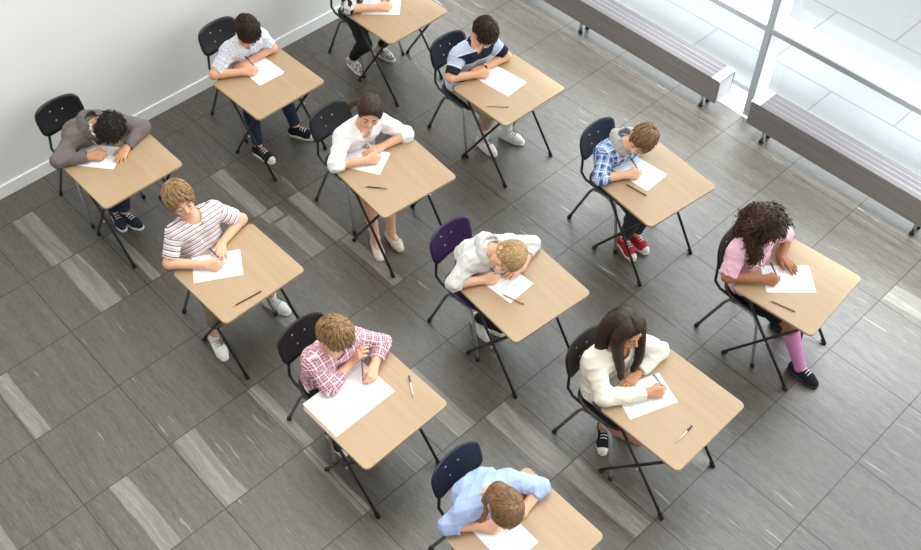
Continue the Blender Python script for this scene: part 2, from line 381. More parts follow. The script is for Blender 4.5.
# ------------------------------------------------------------------ desks
DX, DY, DZ = .55, .60, .657
def make_desk():
    root = empty('desk', (0, 0, 0))
    m = MB(); m.prism(round_rect(DX, DY, .032), DZ - .018, DZ, .003); m.build('tabletop', DESK, root)
    for s in (-1, 1):
        y = s * .252
        for (xa, xb, dy) in ((-.215, .245, .009), (.205, -.208, -.009)):
            m = MB(); m.tube([(xa, y - s * dy, DZ - .02), (xb, y - s * dy, .012)], .0095, 8); l = m.build('leg', BLACK_METAL, root, True)
            m = MB(); m.tube([(xb, y - s * dy, 0), (xb - (xb - xa) * .045, y - s * dy, .03)], .014, 10); m.build('foot_cap', RUBBER, l, True)
        m = MB(); m.tube([(.02, y - .014, .31), (.02, y + .014, .31)], .006, 8); m.build('pivot_bolt', STEEL, root, True)
        m = MB(); m.box((0, y, DZ - .026), (.46, .022, .014), bev=.002); m.build('side_rail', BLACK_METAL, root)
    for xx in (-.19, .18):
        m = MB(); m.tube([(xx, -.25, DZ - .03), (xx, .25, DZ - .03)], .009, 8); m.build('crossbar', BLACK_METAL, root, True)
    return root
# ------------------------------------------------------------------ chairs
def panel(width, height, thick, shape, nu=17, nv=11, power=4.0):
    """curved rounded panel; shape(u, v) with u, v in -1..1 gives its point, thickness goes along the normal"""
    P = np.zeros((nu, nv, 3))
    for i in range(nu):
        for j in range(nv):
            a, c = 2 * i / (nu - 1) - 1, 2 * j / (nv - 1) - 1
            # square to squircle
            k = (abs(a) ** power + abs(c) ** power) ** (1 / power); m_ = max(abs(a), abs(c)); f = (m_ / k) if k > 1e-6 else 1
            P[i, j] = shape(a * f, c * f)
    du = np.gradient(P, axis=0); dv = np.gradient(P, axis=1); N = np.cross(du, dv); N /= np.maximum(np.linalg.norm(N, axis=2, keepdims=True), 1e-9)
    A = (P + N * thick / 2).reshape(-1, 3); B = (P - N * thick / 2).reshape(-1, 3); V = np.vstack([A, B]); F = []; o = nu * nv
    for i in range(nu - 1):
        for j in range(nv - 1):
            q = (i * nv + j, (i + 1) * nv + j, (i + 1) * nv + j + 1, i * nv + j + 1); F.append(q); F.append(tuple(o + k for k in reversed(q)))
    edge = [i * nv for i in range(nu)] + [(nu - 1) * nv + j for j in range(1, nv)] + [i * nv + nv - 1 for i in range(nu - 2, -1, -1)] + [j for j in range(nv - 2, 0, -1)]
    for i in range(len(edge)): a, c = edge[i], edge[(i + 1) % len(edge)]; F.append((c, a, o + a, o + c))
    return V, F
BACK_X = -.255
def back_shape(u, v):
    y = u * .172; z = .640 + v * .110; x = BACK_X + .040 * u * u - .030 * v - .012 * (1 - v * v) ; return (x, y, z)
def seat_shape(u, v):
    x = .01 + v * .19; y = u * .178; z = .400 + .012 * u * u - (.030 * max(0, v - .55) ** 1.5 * 2.5) + .022 * max(0, -v - .5) ** 2 * 4; return (x, y, z)
PLASTIC = {k: plain('plastic_' + k, c, .38, 0, .45, .06) for k, c in dict(black=(25, 26, 28), navy=(27, 31, 45), plum=(48, 33, 66), brown=(38, 32, 30)).items()}
def make_chair(kind):
    root = empty('chair', (0, 0, 0)); pm = PLASTIC[kind]
    m = MB(); m.add(*panel(0, 0, .009, back_shape)); br = m.build('backrest', pm, root, True)
    for (u, v) in ((-.28, .35), (.22, .15), (-.20, -.35)):
        p = back_shape(u, v); m = MB(); m.sphere((p[0] + .005, p[1], p[2]), (.004, .0075, .0075), 8, 5); m.build('rivet', STEEL, br, True)
    m = MB(); m.add(*panel(0, 0, .009, seat_shape, 17, 11, 3.2)); m.build('seat', pm, root, True)
    for s in (-1, 1):
        m = MB(); m.tube([(.225, s * .212, .01), (.150, s * .180, .33), (.120, s * .168, .372), (.06, s * .162, .384), (-.03, s * .162, .384)], .0105, 8); l = m.build('leg', CHROME, root, True)
        m = MB(); m.tube([(.2265, s * .2127, 0), (.221, s * .210, .03)], .0145, 10); m.build('foot_cap', RUBBER, l, True)
        m = MB(); m.tube([(-.225, s * .212, .01), (-.105, s * .172, .33), (-.08, s * .165, .372), (-.03, s * .162, .384)], .0105, 8); l = m.build('leg', plain('dark_grey_metal', (92, 93, 96), .35, .3), root, True)
        m = MB(); m.tube([(-.2265, s * .2127, 0), (-.218, s * .210, .03)], .0145, 10); m.build('foot_cap', RUBBER, l, True)
        m = MB(); m.tube([(-.06, s * .150, .384), (-.17, s * .150, .392), (-.215, s * .150, .43), (-.240, s * .120, .54), (-.262, s * .112, .66)], .0095, 8); m.build('back_post', BLACK_METAL, root, True)
    m = MB(); m.tube([(.09, -.162, .380), (.09, .162, .380)], .009, 8); m.tube([(-.06, -.162, .380), (-.06, .162, .380)], .009, 8); m.build('seat_frame', CHROME, root, True)
    return root

# ------------------------------------------------------------------ soft surfaces: smooth unions of round cones and ellipsoids, meshed by surface nets
V3 = lambda *a: np.array(a, dtype=np.float64)
def unit(a): a = np.asarray(a, float); return a / max(np.linalg.norm(a), 1e-9)
class Soft:
    def __init__(s): s.p = []
    def cone(s, a, b, ra, rb, k=.02, op='u', uv=None, cuts=(), grow=0.0):
        a = np.asarray(a, float); b = np.asarray(b, float); ra += grow; rb += grow; ab = b - a; L = max(ab @ ab, 1e-12); rm = max(ra, rb)
        def f(P):
            t = np.clip(((P - a) @ ab) / L, 0, 1); d = np.sqrt((((P - a) - t[..., None] * ab) ** 2).sum(-1)) - (ra + (rb - ra) * t)
            for c, n in cuts: d = np.maximum(d, (P - c) @ n)
            return d
        s.p.append((f, np.minimum(a, b) - rm, np.maximum(a, b) + rm, k, op, uv)); return s
    def ell(s, c, r, M=None, k=.02, op='u', uv=None, grow=0.0):
        c = np.asarray(c, float); r = np.asarray(r, float) + grow; M = np.eye(3) if M is None else M      # rows of M are the local axes
        def f(P):
            q = (P - c) @ M.T; k0 = np.sqrt(((q / r) ** 2).sum(-1)); k1 = np.sqrt(((q / r ** 2) ** 2).sum(-1)); return k0 * (k0 - 1) / np.maximum(k1, 1e-6)
        rr = np.sqrt(((M * r[:, None]) ** 2).sum(0)); s.p.append((f, c - rr, c + rr, k, op, uv)); return s
    def plane(s, c, n, k=.006):
        """keeps the side the normal points away from"""
        c = np.asarray(c, float); n = unit(n); s.p.append((lambda P: -((P - c) @ n), None, None, k, 's', None)); return s
    def mesh(s, h, noise=None):
        U = [q for q in s.p if q[4] == 'u']; lo = np.min([q[1] for q in U], axis=0) - .03; hi = np.max([q[2] for q in U], axis=0) + .03
        n = np.ceil((hi - lo) / h).astype(int) + 1; ax = [lo[i] + h * np.arange(n[i]) for i in range(3)]
        F = np.full(n, 1.0, np.float32)
        for f, l, u, k, op, uv in s.p:
            if l is None: i0 = np.zeros(3, int); i1 = n
            else:
                m = k + 2.5 * h; i0 = np.clip(np.floor((l - m - lo) / h).astype(int), 0, n); i1 = np.clip(np.ceil((u + m - lo) / h).astype(int) + 1, 0, n)
            if (i1 <= i0).any(): continue
            sl = tuple(slice(i0[i], i1[i]) for i in range(3)); G = np.stack(np.meshgrid(*[ax[i][sl[i]] for i in range(3)], indexing='ij'), -1)
            d = f(G).astype(np.float32); cur = F[sl]
            if op == 's':
                a_, b_ = -cur, d; hh = np.maximum(k - np.abs(a_ - b_), 0) / k; F[sl] = -(np.minimum(a_, b_) - hh * hh * k / 4)
            else:
                hh = np.maximum(k - np.abs(cur - d), 0) / k; F[sl] = np.minimum(cur, d) - hh * hh * k / 4
        if noise is not None:
            idx = np.nonzero(np.abs(F) < .03); P = np.stack([ax[i][idx[i]] for i in range(3)], -1); F[idx] += noise(P).astype(np.float32)
        F[0], F[-1], F[:, 0], F[:, -1], F[:, :, 0], F[:, :, -1] = 1, 1, 1, 1, 1, 1
        I = F < 0
        c = I[:-1, :-1, :-1].astype(np.int8)
        tot = np.zeros_like(c)
        for dx in (0, 1):
            for dy in (0, 1):
                for dz in (0, 1): tot += I[dx:n[0] - 1 + dx, dy:n[1] - 1 + dy, dz:n[2] - 1 + dz]
        cells = np.nonzero((tot > 0) & (tot < 8)); N = len(cells[0]); ci = np.stack(cells, -1)
        idm = np.full(tot.shape, -1, np.int32); idm[cells] = np.arange(N)
        acc = np.zeros((N, 3)); cnt = np.zeros(N)
        for a in range(3):
            for o1 in (0, 1):
                for o2 in (0, 1):
                    off = [0, 0, 0]; r_ = [i for i in range(3) if i != a]; off[r_[0]] = o1; off[r_[1]] = o2
                    p0 = ci + off; e = [0, 0, 0]; e[a] = 1; p1 = p0 + e
                    f0 = F[tuple(p0.T)]; f1 = F[tuple(p1.T)]; m = (f0 < 0) != (f1 < 0)
                    t = np.where(m, f0 / np.where(m, f0 - f1, 1), 0); q = p0.astype(float); q[:, a] += t
                    acc[m] += q[m]; cnt += m
        V = lo + h * acc / cnt[:, None]; Q = []
        for a in range(3):
            r1, r2 = [(1, 2), (2, 0), (0, 1)][a]
            sl0 = [slice(1, -1)] * 3; sl0[a] = slice(0, n[a] - 1); sl1 = list(sl0); sl1[a] = slice(1, n[a])
            A, B = I[tuple(sl0)], I[tuple(sl1)]
            for flip, mk in ((False, A & ~B), (True, ~A & B)):
                e = np.stack(np.nonzero(mk), -1)
                if not len(e): continue
                off = np.ones(3, int); off[a] = 0; e = e + off
                def cell(o1, o2): q = e.copy(); q[:, r1] -= o1; q[:, r2] -= o2; return idm[tuple(q.T)]
                quad = np.stack([cell(1, 1), cell(0, 1), cell(0, 0), cell(1, 0)], -1); Q.append(quad[:, ::-1] if flip else quad)
        return V, np.vstack(Q)
    def uvs(s, V):
        best = np.full(len(V), 9.0); UV = np.zeros((len(V), 2))
        for f, l, u, k, op, uv in s.p:
            if uv is None or op != 'u': continue
            d = f(V); m = d < best; best[m] = d[m]; P = V[m]; UV[m] = uv(P)
        return UV
def folds(amp, seed, freq=38):
    rr = np.random.RandomState(seed); K = rr.normal(size=(5, 3)); K = K / np.linalg.norm(K, axis=1, keepdims=True) * freq * rr.uniform(.6, 1.7, (5, 1)); ph = rr.uniform(0, 6, 5); W = rr.normal(size=(5, 3)) * freq * .35
    def n(P):
        r_ = 0
        for i in range(5): s_ = np.sin(P @ K[i] + ph[i] + 1.6 * np.sin(P @ W[i])); r_ = r_ + (1 - np.sqrt(s_ * s_ + .03)) ** 2 - .35
        return -amp * r_ / 1.6
    return n
def np_mesh(name, V, Q, mats, parent, uv=None, mi=None, tris=None):
    me = bpy.data.meshes.new(name); nv, nq = len(V), len(Q)
    me.vertices.add(nv); me.vertices.foreach_set('co', np.ascontiguousarray(V, np.float32).ravel())
    me.loops.add(nq * 4); me.polygons.add(nq)
    me.loops.foreach_set('vertex_index', np.ascontiguousarray(Q, np.int32).ravel()); me.polygons.foreach_set('loop_start', np.arange(0, nq * 4, 4, dtype=np.int32)); 
    if uv is not None: l = me.uv_layers.new(name='cloth'); l.data.foreach_set('uv', np.ascontiguousarray(uv[Q.ravel()], np.float32).ravel())
    me.update(calc_edges=True)
    o = link(name, me, mats, parent)
    if mi is not None: me.polygons.foreach_set('material_index', np.ascontiguousarray(mi, np.int32))
    me.update(); return o
def spline(P, n=10):
    P = [np.asarray(p, float) for p in P]; P = [2 * P[0] - P[1]] + P + [2 * P[-1] - P[-2]]; out = []
    for i in range(1, len(P) - 2):
        for k in range(n):
            t = k / n; a, b_, c, d = P[i - 1], P[i], P[i + 1], P[i + 2]
            out.append(.5 * ((2 * b_) + (c - a) * t + (2 * a - 5 * b_ + 4 * c - d) * t * t + (3 * b_ - a - 3 * c + d) * t ** 3))
    return out + [P[-2]]

SKIN = dict(fair=m_skin('fair_skin', (230, 184, 152)), rosy=m_skin('rosy_skin', (226, 175, 142)), tan=m_skin('tan_skin', (205, 155, 120)), brown=m_skin('brown_skin', (168, 116, 84)))
LIP = dict(fair=plain('fair_lips', (208, 138, 124), .45), rosy=plain('rosy_lips', (206, 132, 118), .45), tan=plain('tan_lips', (176, 108, 92), .45), brown=plain('brown_lips', (140, 82, 70), .45))
HAIR = dict(black=m_hair('black_hair', (22, 18, 17), (50, 42, 38)), brown=m_hair('brown_hair', (46, 33, 25), (82, 60, 44)), dark=m_hair('dark_brown_hair', (28, 18, 13), (60, 40, 28)),
            blond=m_hair('blond_hair', (134, 102, 62), (204, 172, 122)), dblond=m_hair('dark_blond_hair', (106, 80, 50), (172, 140, 98)), gold=m_hair('golden_hair', (142, 112, 74), (200, 170, 124)),
            lbrown=m_hair('light_brown_hair', (92, 68, 46), (150, 116, 82)), curl=m_hair('dark_curly_hair', (34, 22, 16), (78, 53, 37)))
EYEW = plain('eye_white', (236, 234, 230), .25); IRIS = plain('iris', (70, 52, 40), .2)
UP = V3(0, 0, 1)

def torso(S, B, g, uv=True, k=.035):
    Hc, M, sm, t, lat = B['Hc'], B['M'], B['sm'], B['t'], B['lat']
    fr_ = B['front']; f = (lambda P: np.stack([P @ lat, (P - Hc) @ t - .8 * np.sqrt(((P - B['M']) @ fr_) ** 2 + .0004)], -1)) if uv else None
    hl = V3(0, 1, 0)
    S.ell(Hc + V3(0, 0, .0), (.100, .140, .088), k=k, uv=f, grow=g)
    for s in (-1, 1):
        S.cone(Hc + hl * .050 * s, M + lat * .046 * s, .090, .086, k, uv=f, grow=g)
        S.cone(M + lat * .046 * s, sm - t * .045 + lat * .062 * s, .086, .074, k, uv=f, grow=g)
    for s, J in ((-1, B['Rs']), (1, B['Ls'])): S.cone(sm - t * .01, J, .058, .050, k, uv=f, grow=g)
def arm(S, B, side, g, upto=2.0, k=.018, g2=None):
    J, E, W_ = B[side + 's'], B[side + 'e'], B[side + 'w']; g2 = g if g2 is None else g2
    d1, d2 = unit(E - J), unit(W_ - E); p1 = unit(np.cross(d1, UP + V3(.1, 0, 0))); p2 = unit(np.cross(d2, UP + V3(.1, 0, 0))); L1 = np.linalg.norm(E - J)
    f1 = lambda P: np.stack([(P - J) @ p1 * 1.3, -(P - J) @ d1], -1); f2 = lambda P: np.stack([(P - E) @ p2 * 1.3, -(P - E) @ d2 - L1], -1)
    if upto <= 1: S.cone(J, J + (E - J) * min(1, upto + .1), .045, .040, k, uv=f1, grow=g, cuts=[(J + (E - J) * upto, d1)])
    else:
        S.cone(J, E, .045, .036, k, uv=f1, grow=g)
        if upto >= 2: S.cone(E, W_, .036, .024, k, uv=f2, grow=g2)
        else: S.cone(E, E + (W_ - E) * (upto - 1 + .08), .036, .030 if upto < 1.6 else .027, k, uv=f2, grow=g2, cuts=[(E + (W_ - E) * (upto - 1), d2)])
def leg(S, B, side, g, upto=2.0, k=.02):
    H_, K_, A_ = B[side + 'h'], B[side + 'k'], B[side + 'a']; d1, d2 = unit(K_ - H_), unit(A_ - K_); p1 = V3(0, 1, 0)
    f = lambda P: np.stack([P @ p1 * 1.3, (P - H_) @ d1], -1)
    if upto <= 1: S.cone(H_, H_ + (K_ - H_) * min(1, upto + .1), .073, .058, k, uv=f, grow=g, cuts=[(H_ + (K_ - H_) * upto, d1)])
    else:
        S.cone(H_, K_, .073, .050, k, uv=f, grow=g); c = K_ + (A_ - K_) * .3 - V3(.012, 0, 0)
        S.cone(K_, c, .048, .046, k, uv=f, grow=g)
        e = K_ + (A_ - K_) * min(1, upto - 1 + .06); S.cone(c, e, .046, .031 + .012 * max(0, 2 - upto), k, uv=f, grow=g, cuts=[] if upto >= 2 else [(K_ + (A_ - K_) * (upto - 1), d2)])
def hand(S, Wp, d, side, mode, roll):
    """palm, four fingers of unequal length bent at their joints and a thumb; gives back the grip point"""
    d = unit(d); u = unit(UP - d * (UP @ d)); t = np.cross(u, d) * (1 if side == 'R' else -1)
    c, s = math.cos(math.radians(roll)), math.sin(math.radians(roll)); t, u = t * c + u * s, u * c - t * s; n = -u
    lat = (.025, .0085, -.008, -.0235); base = (.072, .076, .072, .064); L = (.060, .066, .060, .047); rad = (.0078, .008, .0076, .0068)
    curl = dict(flat=[(8, 14, 10)] * 4, rest=[(20, 28, 18), (24, 30, 20), (28, 34, 22), (32, 36, 24)], write=[(38, 48, 22), (46, 62, 34), (58, 76, 44), (64, 80, 46)], fist=[(62, 85, 50)] * 4)[mode]
    spread = dict(flat=(.16, .04, -.07, -.2), rest=(.10, .02, -.05, -.14), write=(.0, 0, 0, 0), fist=(0, 0, 0, 0))[mode]
    for i in range(4): S.cone(Wp + t * lat[i] * .55, Wp + d * base[i] + t * lat[i], .0135, .0112, .014)
    S.cone(Wp + d * .02 + t * .014, Wp + d * .05 + t * .02, .014, .012, .012)
    tips = []
    for i in range(4):
        p = Wp + d * base[i] + t * lat[i]; a = 0
        for j in range(3):
            a += math.radians(curl[i][j]); dd = unit((d + t * spread[i]) * math.cos(a) + n * math.sin(a)); q = p + dd * L[i] * (.46, .31, .25)[j]
            S.cone(p, q, rad[i] * (1, .95, .88)[j], rad[i] * (.95, .88, .78)[j], .005); p = q
        tips.append(p)
    b0 = Wp + d * .020 + t * .024
    dirs = dict(flat=[(.75, .65, .1), (.92, .35, .12)], rest=[(.78, .55, .3), (.9, .25, .35)], write=[(.72, .38, .5), (.86, -.05, .5)], fist=[(.7, .2, .6), (.6, -.5, .6)])[mode]
    for j, (a, b_, c2) in enumerate(dirs):
        q = b0 + unit(d * a + t * b_ + n * c2) * (.036, .030)[j]; S.cone(b0, q, (.0115, .0095)[j], (.0095, .0078)[j], .007); b0 = q
    return (tips[0] + b0) / 2, d, t, u
def head_frame(c, f, upv, hs):
    f = unit(f); l = unit(np.cross(upv, f)); u = np.cross(f, l); M = np.stack([f, l, u]); return lambda x, y, z: c + (f * x + l * y + u * z) * hs, M
def head(S, H, M, hs):
    e = lambda c, r, k=.018, op='u': S.ell(H(*c), np.array(r) * hs, M, k * hs, op)
    e((-.008, 0, .025), (.094, .0735, .086)); e((.030, 0, -.030), (.056, .056, .062), .03); S.cone(H(.050, -.012, -.088), H(.050, .012, -.088), .020 * hs, .020 * hs, .03)
    for s in (-1, 1):
        e((.052, .032 * s, -.030), (.026, .026, .026), .02); e((.084, .031 * s, .006), (.014, .017, .011), .012, 's')
        e((-.010, .074 * s, -.012), (.018, .0075, .029), .006); e((-.002, .081 * s, -.010), (.010, .004, .017), .005, 's')
        S.cone(H(.074, .030 * s, .006), H(.0745, .030 * s, .0055), .0135 * hs, .0135 * hs, .004)
        e((.082, .028 * s, .024), (.010, .020, .006), .012)
    S.cone(H(.086, 0, .010), H(.104, 0, -.022), .0065 * hs, .0105 * hs, .010)
    for s in (-1, 1): S.cone(H(.090, .010 * s, -.026), H(.094, .009 * s, -.026), .0075 * hs, .0068 * hs, .006)
    S.cone(H(.078, -.014, -.052), H(.078, .014, -.052), .0098 * hs, .0098 * hs, .010); S.cone(H(.076, -.012, -.062), H(.076, .012, -.062), .0088 * hs, .0088 * hs, .006)
    S.cone(H(.089, -.018, -.057), H(.089, .018, -.057), .0022, .0022, .003, 's')
CR = (-.008, 0, .025)
def hair_ok(q, nape, face):
    """is this spot (head coordinates) inside the hairline"""
    fc = ((q[0] - .105) / (.080 * face)) ** 2 + (q[1] / .078) ** 2 + ((q[2] + .040) / (.092 * face)) ** 2
    ear = (q[0] - .004) ** 2 + (q[2] + .022) ** 2 < .034 ** 2 and abs(q[1]) > .045
    return fc > 1 and q[2] > nape + .25 * max(0, q[0]) and not ear
def hair(name, B, sp, parent):
    H, M, hs, st = B['H'], B['HM'], B['hs'], sp['hair']; rr = random.Random(sp['seed'] * 13 + 5); nape = st.get('nape', -.06); face = st.get('face', 1.0); th = st.get('thick', .012)
    S = Soft(); kind = st.get('kind', 'short')
    S.ell(H(*CR), np.array((.094, .0735, .086)) * hs + th, M, .01)
    if kind == 'long' or kind == 'tied': S.ell(H(-.03, 0, -.02), np.array((.062, .066, .075)) * hs + th * .7, M, .03)
    S.ell(H(.105, 0, -.040), np.array((.080 * face, .078, .092 * face)) * hs, M, .012, 's')
    S.plane(H(0, 0, nape), H(.35, 0, nape - 1) - H(0, 0, nape) if False else -(M[2] - M[0] * .25), .012)
    if kind != 'long':
        for s in (-1, 1): S.ell(H(.004, .085 * s, -.022), np.array((.033, .03, .033)) * hs, M, .008, 's')
    cen = H(*CR)
    def strands(P):
        q = (P - cen) @ M.T; a = np.arctan2(q[:, 1], q[:, 0] + .03); b_ = q[:, 2]
        return (.35 if kind in ('tied', 'long') else 1) * (.0022 * np.sin(a * 23 + 4 * np.sin(b_ * 40 + a * 3)) + .0015 * np.sin(a * 47 + b_ * 90))
    def bumps(P): return .007 * np.sin(P[:, 0] * 150 + 2 * np.sin(P[:, 1] * 90)) * np.sin(P[:, 1] * 140) * np.sin(P[:, 2] * 150)
    for tl in st.get('tails', []):
        P = spline([H(*p) if len(p) == 3 else V3(*p[1:]) - B['O'] for p in tl['pts']], 4); n = len(P); ra, rb = tl['r']
        for i in range(n - 1): S.cone(P[i], P[i + 1], ra + (rb - ra) * i / n, ra + (rb - ra) * (i + 1) / n, .015)
    V, Q = S.mesh(.0045, bumps if kind == 'curly' else strands)
    b = MB(); el = np.array((.094, .0735, .086))
    C = unit(V3(-.42, .12, .90)); A_ = unit(np.cross(C, V3(0, 1, 0))); Bv = np.cross(C, A_)
    if kind != 'curly':
        for i in range(st.get('locks', 300)):
            ph = rr.uniform(0, 2 * math.pi); t0 = rr.uniform(.05, 2.0); sm_ = kind in ('tied', 'long'); ln = rr.uniform(.8, 1.5) if sm_ else rr.uniform(.35, .75); sw = rr.uniform(-.08, .08) if sm_ else rr.uniform(.15, .5); pts = []; lift = rr.uniform(.3, 1.0) * st.get('mess', .010)
            for j in range(6):
                t_ = t0 + ln * j / 5; a = ph + sw * (j / 5); dr = C * math.cos(t_) + (A_ * math.cos(a) + Bv * math.sin(a)) * math.sin(t_)
                q = np.array(CR) + dr * el
                if not hair_ok(q, nape - .012, face * (1.0 if j < 2 or sm_ else .9)): break
                pts.append(H(*(np.array(CR) + dr * (el + (th - .002 + lift * math.sin(math.pi * .75 * j / 5 + .1)) / hs))))
            if len(pts) >= 3: b.tube(pts, [(.0034 if sm_ else .0050) * (1 - k / len(pts)) ** .6 + .0008 for k in range(len(pts))], 5)
    else:
        for i in range(st.get('locks', 320)):
            z = rr.uniform(-.75, 1); a = rr.uniform(0, 2 * math.pi); r_ = math.sqrt(1 - z * z); dr = V3(r_ * math.cos(a), r_ * math.sin(a), z); q = np.array(CR) + dr * el
            if not hair_ok(q, nape - .02, face): continue
            p0 = H(*q); out = unit((dr @ M)); L = rr.uniform(.5, 1.0) * st.get('vol', .06) * (.45 if q[0] > .045 else 1); e1 = unit(np.cross(out, V3(.3, .5, .8))); e2 = np.cross(out, e1); pts = []; turns = rr.uniform(1.3, 2.4); f0 = rr.uniform(0, 6); hr = rr.uniform(.006, .012)
            for j in range(14):
                s_ = j / 13; f_ = f0 + turns * 2 * math.pi * s_; pts.append(p0 + out * (.006 + L * s_) - UP * st.get('sag', .03) * s_ * s_ + (e1 * math.cos(f_) + e2 * math.sin(f_)) * hr * min(1, s_ * 3 + .3))
            b.tube(pts, [.0042 * (1 - .6 * k / 14) for k in range(14)], 4)
    if kind == 'curly':
        for tl in st.get('tails', []):
            P = spline([H(*p) if len(p) == 3 else V3(*p[1:]) - B['O'] for p in tl['pts']], 6); n = len(P); ra, rb = tl['r']
            for i in range(230):
                j = rr.randrange(0, n); a = rr.uniform(0, 6.28); T_ = unit(P[min(j + 1, n - 1)] - P[max(j - 1, 0)]); e1 = unit(np.cross(T_, V3(.2, .3, .9))); e2 = np.cross(T_, e1); o_ = unit(e1 * math.cos(a) + e2 * math.sin(a) + T_ * rr.uniform(0, .8)); p0 = P[j] + o_ * (ra + (rb - ra) * j / n) * .85
                f1 = unit(np.cross(o_, V3(.3, .5, .8))); f2 = np.cross(o_, f1); f0 = rr.uniform(0, 6); turns = rr.uniform(1.2, 2.2); L = rr.uniform(.02, .05)
                b.tube([p0 + o_ * L * s_ - UP * .03 * s_ * s_ + (f1 * math.cos(f0 + turns * 6.28 * s_) + f2 * math.sin(f0 + turns * 6.28 * s_)) * .009 for s_ in [k / 11 for k in range(12)]], [.0042 * (1 - .6 * k / 12) for k in range(12)], 4)
    for tl in st.get('tails', []):
        P = spline([H(*p) if len(p) == 3 else V3(*p[1:]) - B['O'] for p in tl['pts']], 6); n = len(P); ra, rb = tl['r']
        for i in range(tl.get('n', 60)):
            a = rr.uniform(0, 6.28); q = rr.uniform(.75, 1.12); i0 = rr.randrange(0, max(1, n // 3)); i1 = rr.randrange(2 * n // 3, n); ph = rr.uniform(0, 6); pts = []
            for j in range(i0, i1):
                T_ = unit(P[min(j + 1, n - 1)] - P[max(j - 1, 0)]); e1 = unit(np.cross(T_, V3(.2, .3, .9))); e2 = np.cross(T_, e1); r_ = (ra + (rb - ra) * j / n) * q; aa = a + .25 * math.sin(j * .5 + ph) + tl.get('twist', 0) * j
                pts.append(P[j] + (e1 * math.cos(aa) + e2 * math.sin(aa)) * r_)
            if len(pts) > 2: b.tube(pts, [.004 * (1 - .7 * k / len(pts)) for k in range(len(pts))], 4)
    me = bpy.data.meshes.new('hair'); nv = len(V)
    me.from_pydata([tuple(v) for v in V] + b.v, [], [tuple(int(i) for i in q) for q in Q] + [tuple(i + nv for i in f) for f in b.f]); me.update()
    return link('hair', me, HAIR[st['col']], parent)

def shoe(B, side, sp, parent):
    s = sp['shoes']; F_, ang = B[side + 'f'], B[side + 'fa']; d = V3(math.cos(ang), math.sin(ang), 0); l = V3(-d[1], d[0], 0); tilt = sp.get('foot_z', {}).get(side, 0); z = V3(0, 0, tilt)
    hl = F_ - d * .078 + z; bl = F_ + d * .040 + z; toe = F_ + d * .082 + z; kind = s['kind']
    S = Soft()
    if kind == 'flat':
        S.cone(hl + UP * .028, bl + UP * .022, .030, .036, .02).cone(bl + UP * .022, toe + UP * .018, .036, .020, .02)
        S.ell(F_ - d * .02 + UP * .062 + z, (.07, .027, .03), np.stack([d, l, UP]), .01, 's')
    else:
        S.cone(hl + UP * .040, bl + UP * .032, .033, .037, .02).cone(bl + UP * .032, toe + UP * .028, .037, .027, .02).cone(hl + UP * .04, hl + d * .03 + UP * .085, .034, .036, .02)
        S.plane(hl + UP * (.098 if kind == 'high' else .075), UP + d * -.25)
    S.plane(F_ + UP * .012 + z, -UP)
    V, Q = S.mesh(.0045); o = np_mesh('shoe', V, Q, s['mat'], parent)
    b = MB(); P = []
    for (p, r_, a0, a1) in ((hl, .036, 90, 270), (bl, .0415, -80, -62), (toe, .030, -60, 60), (bl, .0415, 62, 80)):
        for k in range(7): a = math.radians(a0 + (a1 - a0) * k / 6); q = p + d * r_ * math.cos(a) + l * r_ * math.sin(a); P.append((q[0], q[1]))
    b.prism(P, tilt + .0005, tilt + .024, .003); b.build('sole', s['sole'], o, True)
    if 'laces' in s:
        b = MB()
        for k in range(5):
            c = F_ + d * (.048 - .018 * k) + UP * (.072 + .006 * k - (.006 if k == 0 else 0)) + z; b.tube([c - l * .020 - UP * .006, c + UP * .003, c + l * .020 - UP * .006], .0034, 5)
        b.build('laces', s['laces'], o, True)
        if 'toe' in s:
            T2 = Soft(); T2.cone(toe + UP * .027 - d * .012, toe + UP * .027, .0345, .0295, .01); T2.plane(toe - d * .008, -d); T2.plane(toe + UP * .012, -UP); V, Q = T2.mesh(.0045); np_mesh('toe_cap', V, Q, s['toe'], o)
    return o

